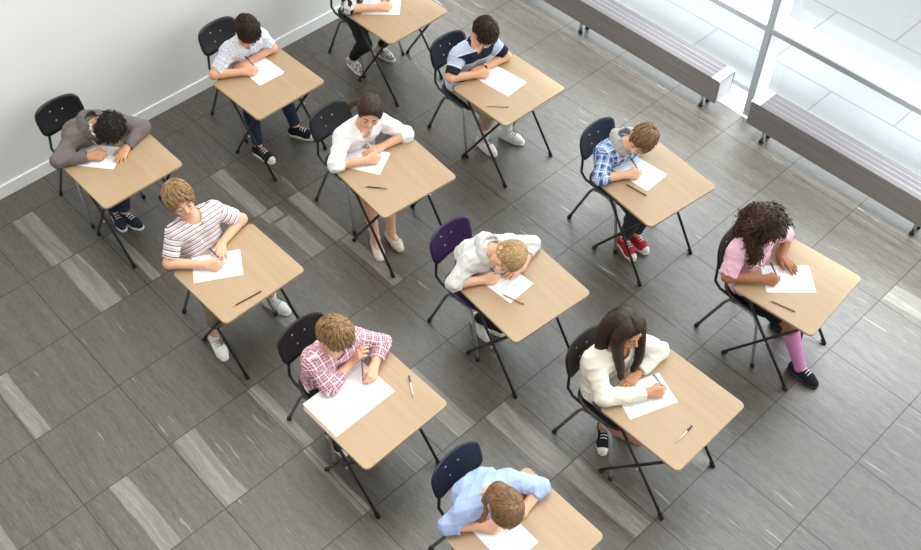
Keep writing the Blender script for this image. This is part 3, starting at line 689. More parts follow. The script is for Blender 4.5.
def person(sp, desk):
    dx, dy, dth, cx, cy, cyaw = desk
    root = empty('person', (0, 0, 0)); tag(root, sp['label'], 'person', 'pupils writing at the desks')
    ca, sa = math.cos(dth), math.sin(dth); root.location = (dx + cx * ca - cy * sa, dy + cx * sa + cy * ca, 0); root.rotation_euler = (0, 0, dth)
    O = V3(cx, cy, 0); P3 = lambda p: V3(*p) - O
    B = {}; B['Hc'] = P3(sp['hip']); B['sm'] = P3(sp['sm']); yaw = math.radians(sp.get('yaw', 0)); roll = math.radians(sp.get('roll', 0)); lat = V3(-math.sin(yaw) * math.cos(roll), math.cos(yaw) * math.cos(roll), math.sin(roll)); B['lat'] = lat
    B['O'] = O; t = unit(B['sm'] - B['Hc']); B['t'] = t; front = unit(np.cross(lat, t)); B['front'] = front; B['M'] = (B['Hc'] + B['sm']) / 2 - front * sp.get('bow', .035)
    hs = sp.get('hs', .97); B['hs'] = hs; hc = P3(sp['head']); H, M = head_frame(hc, sp['face'], sp.get('up', unit(sp['face']) * -.3 + UP if False else (unit(hc - B['sm']) * .6 + UP * .6)), hs); B['H'], B['HM'] = H, M
    for s, q in (('R', -1), ('L', 1)):
        B[s + 's'] = B['sm'] + lat * .138 * q - t * .018 + np.array(sp.get(s + 'so', (0, 0, 0)))
        hp = P3(sp[s + 'hand']); E_ = P3(sp[s + 'e']); mode, rl = sp.get(s + 'm', ('rest', 10))[:2]
        dirh = sp.get(s + 'd'); fdir = unit(hp - E_); hd = unit(V3(*dirh)) if dirh is not None else unit(fdir * V3(1, 1, .3))
        B[s + 'hd'] = hd; B[s + 'w'] = hp - hd * .045
        # keep the upper arm and the forearm at a child's length, elbow swung as seen
        Sx, Wx = B[s + 's'], B[s + 'w']; L1, L2 = .245, .215; D_ = Wx - Sx; dl = np.linalg.norm(D_); dn = D_ / dl
        if dl < (L1 + L2) * .985:
            a = (L1 ** 2 - L2 ** 2 + dl ** 2) / (2 * dl); hgt = math.sqrt(max(1e-6, L1 ** 2 - a * a)); pr = E_ - Sx; pr = unit(pr - dn * (pr @ dn)); e2 = Sx + dn * a + pr * hgt
            B[s + 'e'] = E_ * .6 + e2 * .4
        else: B[s + 'e'] = E_
        if hp[2] > DZ and B[s + 'e'][2] < DZ + .046: B[s + 'e'][2] = DZ + .046
        B[s + 'h'] = B['Hc'] + V3(.0, .072 * q, .0)
        f_ = P3(sp[s + 'f'] + (0,)); ang = math.radians(sp.get(s + 'fa', 12 * q)); B[s + 'f'] = f_; B[s + 'fa'] = ang; tz = sp.get('foot_z', {}).get(s, 0)
        A_ = f_ - V3(math.cos(ang), math.sin(ang), 0) * .045 + UP * (.085 + tz); H_ = B[s + 'h']; D_ = A_ - H_; dl = np.linalg.norm(D_); L1, L2 = .365, .36
        if dl > (L1 + L2) * .99: L1 = L2 = dl / 1.98
        dn = D_ / dl; a = (L1 ** 2 - L2 ** 2 + dl ** 2) / (2 * dl); hgt = math.sqrt(max(1e-6, L1 ** 2 - a * a)); pr = V3(.8, .12 * q, .9); pr = unit(pr - dn * (pr @ dn)); K_ = H_ + dn * a + pr * hgt; K_[2] = min(K_[2], .545)
        B[s + 'k'], B[s + 'a'] = K_, A_
    # the body: one continuous skin
    S = Soft(); torso(S, B, -.004, False)
    for s in 'RL': leg(S, B, s, -.004 if sp.get('legs', 2) >= 2 else 0)
    for s in 'RL':
        S.cone(B[s + 'a'], B[s + 'a'] - UP * .03, .031, .029, .015); d = V3(math.cos(B[s + 'fa']), math.sin(B[s + 'fa']), 0); S.cone(B[s + 'a'] - UP * .035, B[s + 'a'] - UP * .050 + d * .085, .026, .018, .015)
    S.cone(B['sm'] + B['t'] * .0 - front * .008, H(-.022, 0, -.040), .047, .043, .025); head(S, H, M, hs)
    grips = {}
    for s in 'RL':
        arm(S, B, s, 0.0); md, rl = sp.get(s + 'm', ('rest', 10))[:2]; grips[s] = hand(S, B[s + 'w'], B[s + 'hd'], s, md, rl)
    V, Q = S.mesh(.0042); fc = V[Q].mean(1); ql = ((fc - hc) @ M.T) / hs
    lip = (((ql[:, 0] - .088) / .014) ** 2 + (ql[:, 1] / .021) ** 2 + ((ql[:, 2] + .057) / .0105) ** 2) < 1
    np_mesh('body', V, Q, [SKIN[sp['skin']], LIP[sp['skin']]], root, mi=lip.astype(int))
    hair('hair', B, sp, root)
    for s in (-1, 1):
        b = MB(); c = H(.0755, .030 * s, .003); b.sphere(c, .0125 * hs, 10, 8); g_ = unit(M[0] * .8 - M[2] * .6); b.sphere(c + g_ * .0085 * hs, .0058 * hs, 8, 6, 1); b.build('eye', [EYEW, IRIS], root, True)
        b = MB(); b.tube([H(.090, .014 * s, .026), H(.091, .028 * s, .031), H(.080, .048 * s, .026)], [.0028, .0034, .0018], 5); b.build('eyebrow', HAIR[sp['hair']['col']], root, True)
        b = MB(); b.tube([H(.082, .018 * s, -.004), H(.0885, .030 * s, -.006), H(.080, .043 * s, -.003)], [.0012, .0018, .0012], 4); b.build('eyelashes', HAIR['black'], root, True)
    # clothes
    cl = sp['top']; g = cl.get('g', .013); S = Soft(); torso(S, B, g)
    for s in 'RL': arm(S, B, s, g, cl['sleeve'][s], k=.022, g2=cl.get('g2', g))
    nk = cl.get('neck', .056); S.cone(B['sm'] + t * .01 + front * .012, H(-.02, 0, -.06), nk, nk + .01, .008, 's')
    if cl.get('vee', 0): S.cone(B['sm'] + t * .03 + front * .05, B['sm'] - t * cl['vee'] + front * .085, .04, .012, .008, 's')
    S.plane(B['Hc'] - UP * cl.get('hem', .05), -UP)
    V, Q = S.mesh(.005, folds(cl.get('fold', .005), sp['seed'])); np_mesh(cl['name'], V, Q, cl['mat'], root, uv=S.uvs(V))
    na = unit(hc - B['sm']); ring = lambda a, r_, dz: B['sm'] + na * (.022 + .038 * (.5 - .5 * math.cos(a)) + dz) + front * (r_ * math.cos(a) + .010) + lat * r_ * 1.08 * math.sin(a)
    if 'collar' in cl:
        S = Soft(); A_ = [math.radians(x) for x in np.linspace(28, 332, 22)]
        for i in range(21):
            w_ = .5 - .5 * math.cos(2 * math.pi * i / 21); S.cone(ring(A_[i], .058, .010 - .016 * (1 - w_)), ring(A_[i + 1], .058, .010 - .016 * (1 - w_)), .0075, .0075, .006); S.cone(ring(A_[i], .070, -.010 - .02 * (1 - w_)), ring(A_[i + 1], .070, -.010 - .02 * (1 - w_)), .0085, .0085, .016)
        V, Q = S.mesh(.004); np_mesh('collar', V, Q, cl['collar'], root, uv=np.stack([V @ lat, V @ t], -1))
    if 'crew' in cl:
        b = MB(); P = [tuple(ring(math.radians(a), nk + cl.get('crew_dr', .002), cl.get('crew_dz', -.012))) for a in range(0, 361, 20)]; b.tube(P, cl.get('crew_r', .0055), 8, cap=False); b.build('neckband', cl['crew'], root, True)
    if 'hood' in cl:
        hm, hr = cl['hood']; S = Soft(); A_ = [math.radians(x) for x in np.linspace(30, 330, 20)]
        for i in range(19):
            w_ = .5 - .5 * math.cos(2 * math.pi * (i + .5) / 20); q = lambda j: ring(A_[j], .062 + .030 * w_, -.004 + .006 * w_); r0 = .014 + hr * w_
            S.cone(q(i), q(i + 1), r0, r0, .02)
        S.ell(B['sm'] - front * .075 + na * .002, (.05, .075, .03), np.stack([front, lat, na]), .03); S.ell(B['sm'] - front * .055 + na * .050, (.045, .055, .04), np.stack([front, lat, na]), .02, 's')
        V, Q = S.mesh(.005, folds(.004, sp['seed'] + 3, 60)); np_mesh('hood', V, Q, hm, root)
        if 'strings' in cl:
            b = MB()
            for s in (-1, 1): b.tube([ring(math.radians(35 * s), .075, -.01), B['sm'] + front * .105 + lat * .03 * s - t * .05, B['sm'] + front * .115 + lat * .035 * s - t * .12], .003, 5)
            b.build('drawstring', cl['strings'], root, True)
    if 'under' in cl:
        um, uh = cl['under']; S = Soft(); torso(S, B, .009); S.plane(B['Hc'] - UP * (.075), -UP); S.plane(B['Hc'] + UP * .27, UP); V, Q = S.mesh(.006); np_mesh('undershirt', V, Q, um, root)
    if 'inner' in cl:
        S = Soft(); torso(S, B, .006); S.plane(B['M'] - t * .02, -t); S.cone(B['sm'] + t * .01, H(-.02, 0, -.06), .050, .060, .006, 's'); V, Q = S.mesh(.005); np_mesh('inner_shirt', V, Q, cl['inner'], root)
    if 'buttons' in cl:
        b = MB()
        for k in range(4):
            c = B['sm'] * (1 - .2 * k) + B['M'] * .2 * k + front * (.098 - .006 * k) - t * .05; b.sphere(tuple(c), .005, 8, 5)
        b.build('button', cl['buttons'], root, True)
    bt = sp['bottom']; S = Soft(); f = None; S.ell(B['Hc'], (.098, .132, .085), k=.03, uv=lambda P: P[:, :2], grow=.006)
    for s in (-1, 1): S.cone(B['Hc'] + V3(0, .05 * s, 0), B['Hc'] * .75 + B['M'] * .25 + V3(0, .045 * s, 0), .086, .082, .03, uv=lambda P: P[:, :2], grow=.006)
    for s in 'RL': leg(S, B, s, bt.get('g', .012), bt['len'], k=.03 if bt['len'] < 1.2 else .022)
    V, Q = S.mesh(.0055, folds(bt.get('fold', .005), sp['seed'] + 9, 30)); np_mesh(bt['name'], V, Q, bt['mat'], root)
    if 'sock' in sp:
        for s in 'RL':
            S = Soft(); k_, a_ = B[s + 'k'], B[s + 'a']; hi_ = a_ + (k_ - a_) * sp['sock'][1]; c_k = k_ + (a_ - k_) * .3 - V3(.012, 0, 0); ct = [(hi_, unit(k_ - a_))]; S.cone(k_, c_k, .048, .046, .02, grow=.006, cuts=ct); S.cone(c_k, a_, .046, .031, .02, grow=.006, cuts=ct); S.cone(a_, a_ - UP * .03, .031, .029, .015, grow=.005); V, Q = S.mesh(.005); np_mesh('sock', V, Q, sp['sock'][0], root)
    for s in 'RL': shoe(B, s, sp, root)
    if 'watch' in sp:
        s = sp['watch']; w_, e_ = B[s + 'w'], B[s + 'e']; d = unit(w_ - e_); c = w_ - d * .015; e1 = unit(np.cross(d, UP)); e2 = np.cross(e1, d)
        b = MB(); b.tube([tuple(c + (e1 * math.cos(a) + e2 * math.sin(a)) * .0285) for a in np.linspace(0, 2 * math.pi, 20)], .0055, 6, cap=False); o = b.build('wristwatch', RUBBER, root, True)
        b = MB(); b.tube([tuple(c + e2 * .026), tuple(c + e2 * .036)], .015, 14); b.build('watch_face', STEEL, o, True)
    if 'elastic' in sp:
        p = H(*sp['elastic']); b = MB(); b.sphere(tuple(p), (.017, .017, .017), 10, 6); b.build('hair_band', plain('hair_band', (40, 34, 36), .7), root, True)
    # world place of the grip of the writing hand
    Rz = np.array([[ca, -sa, 0], [sa, ca, 0], [0, 0, 1]]); wl = lambda p: Rz @ p + np.array([root.location.x, root.location.y, 0]); wd = lambda v_: Rz @ v_
    return root, {s: (wl(gp), wd(d), wd(t_), wd(u_)) for s, (gp, d, t_, u_) in grips.items()}
# ------------------------------------------------------------------ the twelve places: desk pose, chair pose (in the desk's own frame), pupil
PLAIN = m_cloth
WHITE_SOLE = plain('white_sole', (228, 227, 222), .6); DARK_SOLE = plain('dark_sole', (48, 46, 46), .7); LACE = plain('white_lace', (232, 232, 230), .8)
CANVAS_BLACK = PLAIN('black_canvas', (30, 31, 36)); CANVAS_WHITE = PLAIN('white_canvas', (226, 225, 220)); RUBBER_WHITE = plain('white_rubber', (224, 223, 217), .5)
DENIM = PLAIN('dark_denim', (42, 50, 70), .2); BLACKCLOTH = PLAIN('black_cloth', (30, 30, 33)); GREYCLOTH = PLAIN('charcoal_cloth', (52, 53, 58)); BEIGE = PLAIN('beige_cotton', (176, 158, 134))
CONVERSE = dict(kind='high', mat=CANVAS_BLACK, sole=WHITE_SOLE, laces=LACE, toe=RUBBER_WHITE); WSNEAK = dict(kind='low', mat=CANVAS_WHITE, sole=WHITE_SOLE, laces=plain('grey_lace', (150, 150, 152), .8))
FL, WR, RE = ('flat', 8), ('write', 48), ('rest', 12)
zf, zw = DZ + .020, DZ + .040
PL = {}
PL[1] = dict(desk=(-5.166, 1.756, .4), chair=(-.52, -.04, 0, 'black'), who='the pupil in the grey jacket', p=dict(seed=1, skin='tan', label='person in grey hooded jacket with curly black hair, head resting low on left arm',
    hip=(-.52, -.04, .485), sm=(-.315, .005, .785), yaw=-4, bow=.05, head=(-.160, .055, .865), face=(-.25, -.62, -.62), up=(.75, .25, .55), Rhand=(-.15, -.09, zw), Re=(-.31, -.29, .70), Rm=WR, Lhand=(-.075, .06, zf), Le=(-.18, .265, .70), Lm=FL, Ld=(.55, -.83, -.05),
    Rf=(-.20, -.09), Lf=(-.13, -.03), hair=dict(kind='curly', col='black', vol=.035, locks=330, nape=-.07, thick=.014, sag=.008), top=dict(name='jacket', mat=PLAIN('grey_jacket', (112, 104, 102), .16), sleeve=dict(R=1.93, L=1.93), g=.018, g2=.014, fold=.007, neck=.066, vee=.05, crew=PLAIN('white_lining', (230, 230, 232), .03), crew_r=.012, crew_dr=-.014, crew_dz=.012, hood=(PLAIN('grey_hood', (104, 97, 96)), .026), inner=PLAIN('teal_tee', (74, 140, 138))),
    bottom=dict(name='trousers', mat=DENIM, len=1.9), shoes=dict(kind='high', mat=PLAIN('navy_canvas', (38, 43, 58)), sole=WHITE_SOLE, laces=LACE)))
PL[2] = dict(desk=(-5.182, 2.976, 1.0), chair=(-.475, .07, 0, 'black'), who='the pupil in the white checked shirt', p=dict(seed=2, skin='rosy', label='person in white checked short sleeved shirt and jeans, bent over paper by white wall',
    hip=(-.49, .05, .485), sm=(-.305, .045, .815), yaw=-2, head=(-.24, .045, .96), face=(.55, -.06, -.80), Rhand=(-.15, -.05, zw), Re=(-.315, -.245, .70), Rm=WR, Lhand=(-.27, -.01, zf), Le=(-.265, .235, .70), Lm=FL,
    Rf=(-.015, -.149), Lf=(.005, .208), Lfa=28, Rfa=6, hair=dict(col='dark', locks=340, mess=.012), top=dict(name='shirt', mat=m_plaid('white_check', (226, 229, 236), [(0, .16, (150, 160, 186), .62, 0), (.5, .58, (120, 132, 160), .6, 0), (.30, .36, (176, 150, 156), .4, 0)], .030), sleeve=dict(R=.86, L=.86), collar=PLAIN('white_collar', (222, 226, 234)), fold=.006),
    bottom=dict(name='jeans', mat=DENIM, len=1.92), shoes=CONVERSE))
PL[3] = dict(desk=(-5.186, 4.195, .3), chair=(-.44, .01, 0, 'black'), who='the pupil cut off by the top edge', p=dict(seed=3, skin='fair', label='person with head out of frame, black and white patterned dress and black leggings',
    hip=(-.47, 0, .485), sm=(-.34, 0, .82), head=(-.27, .02, .98), face=(.5, -.1, -.8), Rhand=(-.06, -.06, zw), Re=(-.245, -.27, .70), Rm=WR, Lhand=(-.18, .09, zf), Le=(-.25, .25, .70), Lm=FL,
    Rf=(-.345, -.185), Lf=(-.30, .09), Rfa=-8, Lfa=8, hair=dict(col='brown', locks=260), top=dict(name='dress', mat=m_blotch('black_white_pattern', (34, 34, 38), (206, 204, 202), 24, .49, .51), sleeve=dict(R=1.08, L=1.08), hem=.09),
    bottom=dict(name='leggings', mat=BLACKCLOTH, len=1.9, g=.007), shoes=dict(kind='low', mat=m_blotch('patterned_canvas', (196, 188, 186), (122, 110, 112), 40), sole=WHITE_SOLE, laces=LACE)))
PL[4] = dict(desk=(-3.845, 3.027, -4.4), chair=(-.49, -.02, 3, 'black'), who='the pupil in the white blouse', p=dict(seed=4, skin='fair', label='person in white blouse with brown ponytail and cream flat shoes',
    hip=(-.485, -.02, .485), sm=(-.365, -.015, .825), yaw=-2, head=(-.285, .02, .995), face=(.74, -.54, -.20), Rhand=(-.175, -.06, zw), Re=(-.30, -.275, .70), Rm=WR, Lhand=(-.255, .015, zf), Le=(-.235, .25, .70), Lm=FL,
    Rf=(-.02, -.185), Lf=(-.01, -.045), Rfa=-22, Lfa=-8, hair=dict(kind='tied', col='brown', face=1.2, locks=330, mess=.004, nape=-.07, tails=[dict(pts=[(-.080, -.040, -.01), (-.092, -.075, -.03), (-.100, -.105, -.065), (-.098, -.115, -.115)], r=(.026, .010), n=60)]), elastic=(-.092, -.066, -.024),
    top=dict(name='blouse', mat=PLAIN('white_cotton', (236, 237, 240), .04), sleeve=dict(R=1.30, L=1.25), g=.017, fold=.007, collar=PLAIN('white_blouse_collar', (238, 239, 241), .03), vee=.06), bottom=dict(name='skirt', mat=GREYCLOTH, len=.8, g=.016), legs=1, shoes=dict(kind='flat', mat=PLAIN('cream_leather', (228, 218, 204), .05, .5), sole=plain('cream_sole', (206, 192, 174), .6))))
PL[5] = dict(desk=(-3.948, 4.187, -.8), chair=(-.40, -.02, -2, 'navy'), who='the pupil in the navy banded polo shirt', p=dict(seed=5, skin='rosy', label='person in navy and pale blue banded polo shirt wearing a wristwatch',
    hip=(-.45, -.02, .485), sm=(-.355, -.01, .825), yaw=-8, head=(-.285, .02, .975), face=(.62, -.12, -.74), Rhand=(-.205, -.06, zw), Re=(-.345, -.255, .70), Rm=('fist', 55), Lhand=(-.27, -.045, zf), Le=(-.255, .20, .70), Lm=RE, watch='L',
    Rf=(-.145, -.065), Lf=(-.09, .15), Rfa=-4, Lfa=14, hair=dict(col='dark', locks=320, mess=.009), top=dict(name='polo_shirt', mat=m_stripes('navy_bands', [(186, 200, 224), (0, .54, (30, 34, 54)), (.54, .58, (226, 230, 238)), (.94, 1.0, (226, 230, 238))], .200), sleeve=dict(R=.88, L=.88), g=.014, collar=PLAIN('navy_collar', (34, 37, 56)), fold=.005),
    bottom=dict(name='trousers', mat=BEIGE, len=1.45), legs=1, sock=(PLAIN('white_sock', (226, 226, 224), .05), .42), shoes=dict(kind='high', mat=CANVAS_WHITE, sole=WHITE_SOLE, laces=plain('dark_lace', (70, 68, 72), .8))))
PL[6] = dict(desk=(-2.619, 4.21, -6.2), chair=(-.325, .02, 5, 'navy'), who='the pupil in the blue plaid shirt', p=dict(seed=6, skin='fair', label='person in blue plaid shirt with grey hood and red shoes',
    hip=(-.36, 0, .485), sm=(-.285, -.03, .795), yaw=-6, bow=.05, head=(-.175, 0, .905), face=(.34, -.80, -.14), up=(.50, .15, .75), Rhand=(-.11, -.09, zw), Re=(-.235, -.265, .70), Rm=WR, Lhand=(-.24, .07, .575), Le=(-.34, .165, .60), Lm=RE,
    Rf=(-.045, -.10), Lf=(-.04, .0), Rfa=-14, Lfa=-4, hair=dict(col='lbrown', locks=340, mess=.010, nape=-.05), top=dict(name='shirt', mat=m_plaid('blue_plaid', (128, 162, 212), [(0, .36, (40, 68, 132), .6, 0), (.46, .60, (232, 236, 242), .85, 0), (.70, .84, (186, 204, 230), .6, 0)], .058), sleeve=dict(R=1.32, L=1.32), g=.015, fold=.007, neck=.062, hood=(PLAIN('grey_marl', (168, 166, 164), .10), .024), inner=PLAIN('grey_marl_inner', (176, 174, 172))),
    bottom=dict(name='trousers', mat=PLAIN('charcoal_trousers', (62, 64, 72)), len=1.9), shoes=dict(kind='low', mat=PLAIN('red_canvas', (172, 40, 48)), sole=WHITE_SOLE, laces=LACE, toe=RUBBER_WHITE)))
PL[7] = dict(desk=(-3.871, 1.778, 1.0), chair=(-.265, -.01, 0, 'black'), who='the pupil in the striped tee', p=dict(seed=7, skin='fair', label='person in white tee shirt with dark red and grey stripes, sitting upright with blond hair',
    hip=(-.335, -.02, .485), sm=(-.36, -.03, .865), yaw=-1, head=(-.365, -.075, 1.07), face=(.93, -.20, .0), Rhand=(-.115, -.10, zw), Re=(-.33, -.275, .705), Rm=WR, Lhand=(-.20, .02, zf), Le=(-.31, .25, .705), Lm=FL, Ld=(.8, -.55, 0),
    Rf=(-.07, -.235), Lf=(-.08, .245), Rfa=-14, Lfa=14, hair=dict(col='dblond', locks=380, mess=.012, thick=.013, face=1.08, nape=-.05), top=dict(name='tee_shirt', mat=m_stripes('red_grey_stripes', [(238, 234, 236), (.06, .26, (112, 62, 78)), (.42, .50, (170, 160, 172)), (.60, .68, (150, 120, 136))], .036), sleeve=dict(R=.80, L=.80), g=.014, crew=PLAIN('white_neckband', (234, 232, 232)), fold=.006),
    bottom=dict(name='trousers', mat=PLAIN('khaki', (120, 108, 92)), len=1.25, g=.016), legs=1, sock=(PLAIN('white_ankle_sock', (228, 227, 224), .05), .16), shoes=WSNEAK))
PL[8] = dict(desk=(-2.564, 1.76, .8), chair=(-.415, .01, 0, 'black'), who='the pupil in the pink plaid shirt', p=dict(seed=8, skin='fair', label='person in pink plaid shirt writing left handed beside a wide white sheet',
    hip=(-.46, .01, .485), sm=(-.345, .005, .83), yaw=0, head=(-.325, .015, .985), face=(.55, .22, -.78), Rhand=(-.27, .10, DZ + .09), Re=(-.27, -.13, .705), Rm=RE, Rd=(.25, .55, .75), Lhand=(-.145, .115, zw), Le=(-.255, .255, .72), Lm=WR, Ld=(.62, -.72, -.1),
    Rf=(-.30, -.10), Lf=(-.28, .10), hair=dict(col='dblond', locks=380, mess=.014, thick=.014), top=dict(name='shirt', mat=m_plaid('pink_plaid', (226, 178, 190), [(0, .40, (138, 44, 72), .60, 0), (.18, .24, (246, 236, 240), .85, 0), (.56, .66, (64, 44, 78), .55, 0), (.76, .84, (248, 240, 242), .85, 0)], .050), sleeve=dict(R=1.5, L=1.7), g=.015, collar=PLAIN('pink_collar', (206, 160, 172)), fold=.007),
    bottom=dict(name='trousers', mat=BLACKCLOTH, len=1.9), shoes=CONVERSE))
PL[9] = dict(desk=(-2.577, 2.941, -4.5), chair=(-.37, -.06, 6, 'plum'), who='the pupil in the pale grey hooded top', p=dict(seed=9, skin='fair', label='person in pale grey hooded top over purple tee, blond head lowered onto the desk',
    hip=(-.40, -.05, .485), sm=(-.275, -.04, .785), yaw=-8, bow=.055, head=(-.122, -.028, .870), face=(.30, -.85, -.22), up=(.72, .36, .52), Rhand=(-.165, -.125, zf + .01), Re=(-.29, -.295, .70), Rm=WR, Lhand=(-.13, .05, zf), Le=(-.225, .22, .70), Lm=FL, Ld=(-.1, -.99, 0),
    Rf=(-.30, -.075), Lf=(-.27, -.01), hair=dict(kind='tied', col='gold', face=1.05, locks=320, mess=.004, nape=-.07, tails=[dict(pts=[(-.06, .02, .02), (-.085, .03, -.03), (-.075, .03, -.09)], r=(.040, .020), n=60)]),
    top=dict(name='hooded_top', mat=PLAIN('pale_grey_jersey', (206, 206, 204), .06), sleeve=dict(R=1.22, L=1.5), g=.020, g2=.014, fold=.008, neck=.062, hood=(PLAIN('pale_grey_hood', (198, 198, 196), .06), .024), hem=-.19, under=(PLAIN('purple_tee', (152, 70, 172)), 0)),
    bottom=dict(name='trousers', mat=BLACKCLOTH, len=1.9), shoes=dict(kind='low', mat=CANVAS_WHITE, sole=WHITE_SOLE, laces=LACE)))
PL[10] = dict(desk=(-1.435, 2.945, .6), chair=(-.355, -.05, 0, 'brown'), who='the pupil in the cream sweater', p=dict(seed=10, skin='tan', label='person in cream sweater with long dark brown hair',
    hip=(-.43, -.04, .485), sm=(-.41, -.045, .835), yaw=-10, head=(-.385, -.01, 1.0), face=(.90, -.12, -.16), Rhand=(-.105, -.015, zw), Re=(-.315, -.265, .705), Rm=WR, Lhand=(-.265, -.03, zf), Le=(-.285, .205, .705), Lm=FL,
    Rf=(-.335, -.095), Lf=(-.27, .06), Rfa=-50, Lfa=6, hair=dict(kind='long', col='dark', locks=360, mess=.005, nape=-.10, thick=.012, face=1.22, tails=[dict(pts=[(-.03, -.03, .07), (-.07, -.065, .0), ('d', -.455, -.105, .90), ('d', -.435, -.13, .80), ('d', -.39, -.125, .70)], r=(.055, .010), n=120), dict(pts=[(.015, -.045, .075), (.03, -.085, .0), ('d', -.345, -.095, .88), ('d', -.315, -.095, .79), ('d', -.31, -.08, .69)], r=(.042, .012), n=80), dict(pts=[(.02, .045, .075), (.03, .083, .0), ('d', -.315, .055, .88), ('d', -.285, .025, .80), ('d', -.295, .0, .69)], r=(.040, .012), n=80), dict(pts=[(-.05, .01, .06), (-.09, .0, -.03), ('d', -.50, -.03, .86), ('d', -.53, -.03, .72)], r=(.058, .018), n=90)]),
    top=dict(name='sweater', mat=PLAIN('cream_knit', (230, 225, 212), .05, .95, 90), sleeve=dict(R=1.93, L=1.90), g=.019, g2=.018, fold=.007, neck=.072), bottom=dict(name='shorts', mat=PLAIN('grey_shorts', (92, 90, 92)), len=.7, g=.016), legs=1, shoes=dict(kind='low', mat=CANVAS_BLACK, sole=WHITE_SOLE, laces=LACE, toe=RUBBER_WHITE)))
PL[11] = dict(desk=(-1.455, 1.802, 0), chair=(-.285, .02, 0, 'navy'), who='the pupil in the light blue shirt', p=dict(seed=11, skin='fair', label='person in light blue shirt with brown hair tied back, at the bottom edge desk',
    hip=(-.34, .02, .485), sm=(-.25, -.02, .785), yaw=-6, bow=.05, head=(-.112, -.040, .875), face=(.48, -.40, -.78), up=(.75, -.1, .65), Rhand=(-.14, -.10, zw), Re=(-.325, -.24, .70), Rm=WR, Lhand=(-.10, .04, zf), Le=(-.14, .20, .705), Lm=FL, Ld=(-.1, -.99, 0),
    Rf=(-.12, -.10), Lf=(-.10, .10), hair=dict(kind='tied', col='lbrown', locks=360, mess=.004, nape=-.07, tails=[dict(pts=[(-.07, .0, .01), (-.095, -.02, -.03), ('d', -.215, -.06, .82), ('d', -.20, -.10, .75), ('d', -.20, -.12, .70)], r=(.034, .016), n=90)]),
    top=dict(name='shirt', mat=PLAIN('light_blue_chambray', (164, 184, 222), .09), sleeve=dict(R=1.35, L=1.4), g=.016, fold=.008, collar=PLAIN('light_blue_collar', (176, 194, 228)), inner=PLAIN('white_vest', (232, 232, 234), .03), vee=.05), bottom=dict(name='trousers', mat=DENIM, len=1.9), shoes=CONVERSE))
PL[12] = dict(desk=(-1.481, 4.182, 4.4), chair=(-.22, .0, -4, 'black'), who='the pupil in the pink shirt', p=dict(seed=12, skin='brown', label='person in pink shirt and pink leggings with big curly brown hair',
    hip=(-.285, 0, .485), sm=(-.325, -.05, .845), yaw=-8, head=(-.275, -.045, .995), face=(.88, -.24, -.28), Rhand=(-.115, -.13, zw), Re=(-.345, -.27, .72), Rm=WR, Lhand=(-.125, .08, zf), Le=(-.22, .20, .72), Lm=FL, Ld=(.97, -.2, -.03),
    Rf=(.275, -.085), Lf=(.0, .175), Rfa=-6, Lfa=10, hair=dict(kind='curly', col='curl', vol=.085, locks=620, nape=-.14, thick=.030, sag=.05, tails=[dict(pts=[(-.02, -.04, .06), (-.03, -.10, .0), ('d', -.275, -.145, .90), ('d', -.255, -.145, .80)], r=(.055, .032), n=0), dict(pts=[(-.05, .0, .05), (-.10, -.01, -.01), ('d', -.39, -.06, .93), ('d', -.39, -.08, .86)], r=(.070, .045), n=0)]),
    top=dict(name='shirt', mat=PLAIN('pink_cotton', (232, 188, 206), .06), sleeve=dict(R=.95, L=.95), g=.018, fold=.007, collar=PLAIN('pink_cotton_collar', (236, 196, 212), .04), vee=.04), bottom=dict(name='skirt', mat=BLACKCLOTH, len=.9, g=.016), legs=1, sock=(m_cloth('pink_legging', (208, 138, 184), .14), .80), shoes=dict(kind='low', mat=CANVAS_BLACK, sole=DARK_SOLE, laces=LACE)))

SHEETS = {1: ('white exam sheet under the hands of {}', (-.185, -.075), 38, 1), 2: ('stack of white exam pages in front of {}', (-.155, .04), -3, 3), 3: ('white exam sheet on the desk cut by the top edge', (-.13, -.04), 45, 1),
          4: ('white exam sheet under the forearm of {}', (-.243, -.085), 34, 2), 5: ('white exam sheet in front of {}', (-.095, .02), 6, 1), 6: ('white exam sheet under the chin of {}', (-.132, -.013), 8, 2),
          7: ('white exam sheet in front of {}', (-.125, -.069), 59, 1), 9: ('white exam sheet under the face of {}', (-.130, -.046), 7, 1), 10: ('white exam sheet in front of {}', (-.15, -.056), 68.6, 1), 11: ('white exam sheet under the head of {}', (-.083, -.068), -2, 1), 12: ('white exam sheet under the hands of {}', (-.054, -.015), 42, 1)}
LOOSE = {4: ('pen', 'pen with dark barrel lying on the desk of {}', (-.035, -.233), (.074, -.127), (60, 60, 66), (150, 150, 150)), 5: ('pencil', 'yellow pencil lying on the desk of {}', (.029, -.26), (.146, -.149), (176, 140, 84), 0),
         6: ('pencil', 'dark pencil lying beside the paper of {}', (-.111, -.166), (.057, -.13), (58, 46, 38), 0), 7: ('pencil', 'dark brown pencil lying on the desk of {}', (.201, -.191), (.225, .0), (66, 44, 32), 0),
         8: ('pen', 'white pen with blue end on the desk of {}', (.114, .183), (-.012, .264), (226, 226, 230), (70, 74, 130)), 9: ('pencil', 'orange brown pencil on the paper of {}', (-.054, -.129), (.088, -.077), (168, 112, 74), 0),
         10: ('pen', 'clear pen with dark blue cap on the desk of {}', (.159, -.178), (.152, -.024), (214, 205, 190), (52, 48, 92)), 12: ('pencil', 'brown pencil lying on the desk of {}', (-.047, -.236), (.108, -.209), (128, 86, 48), 0)}
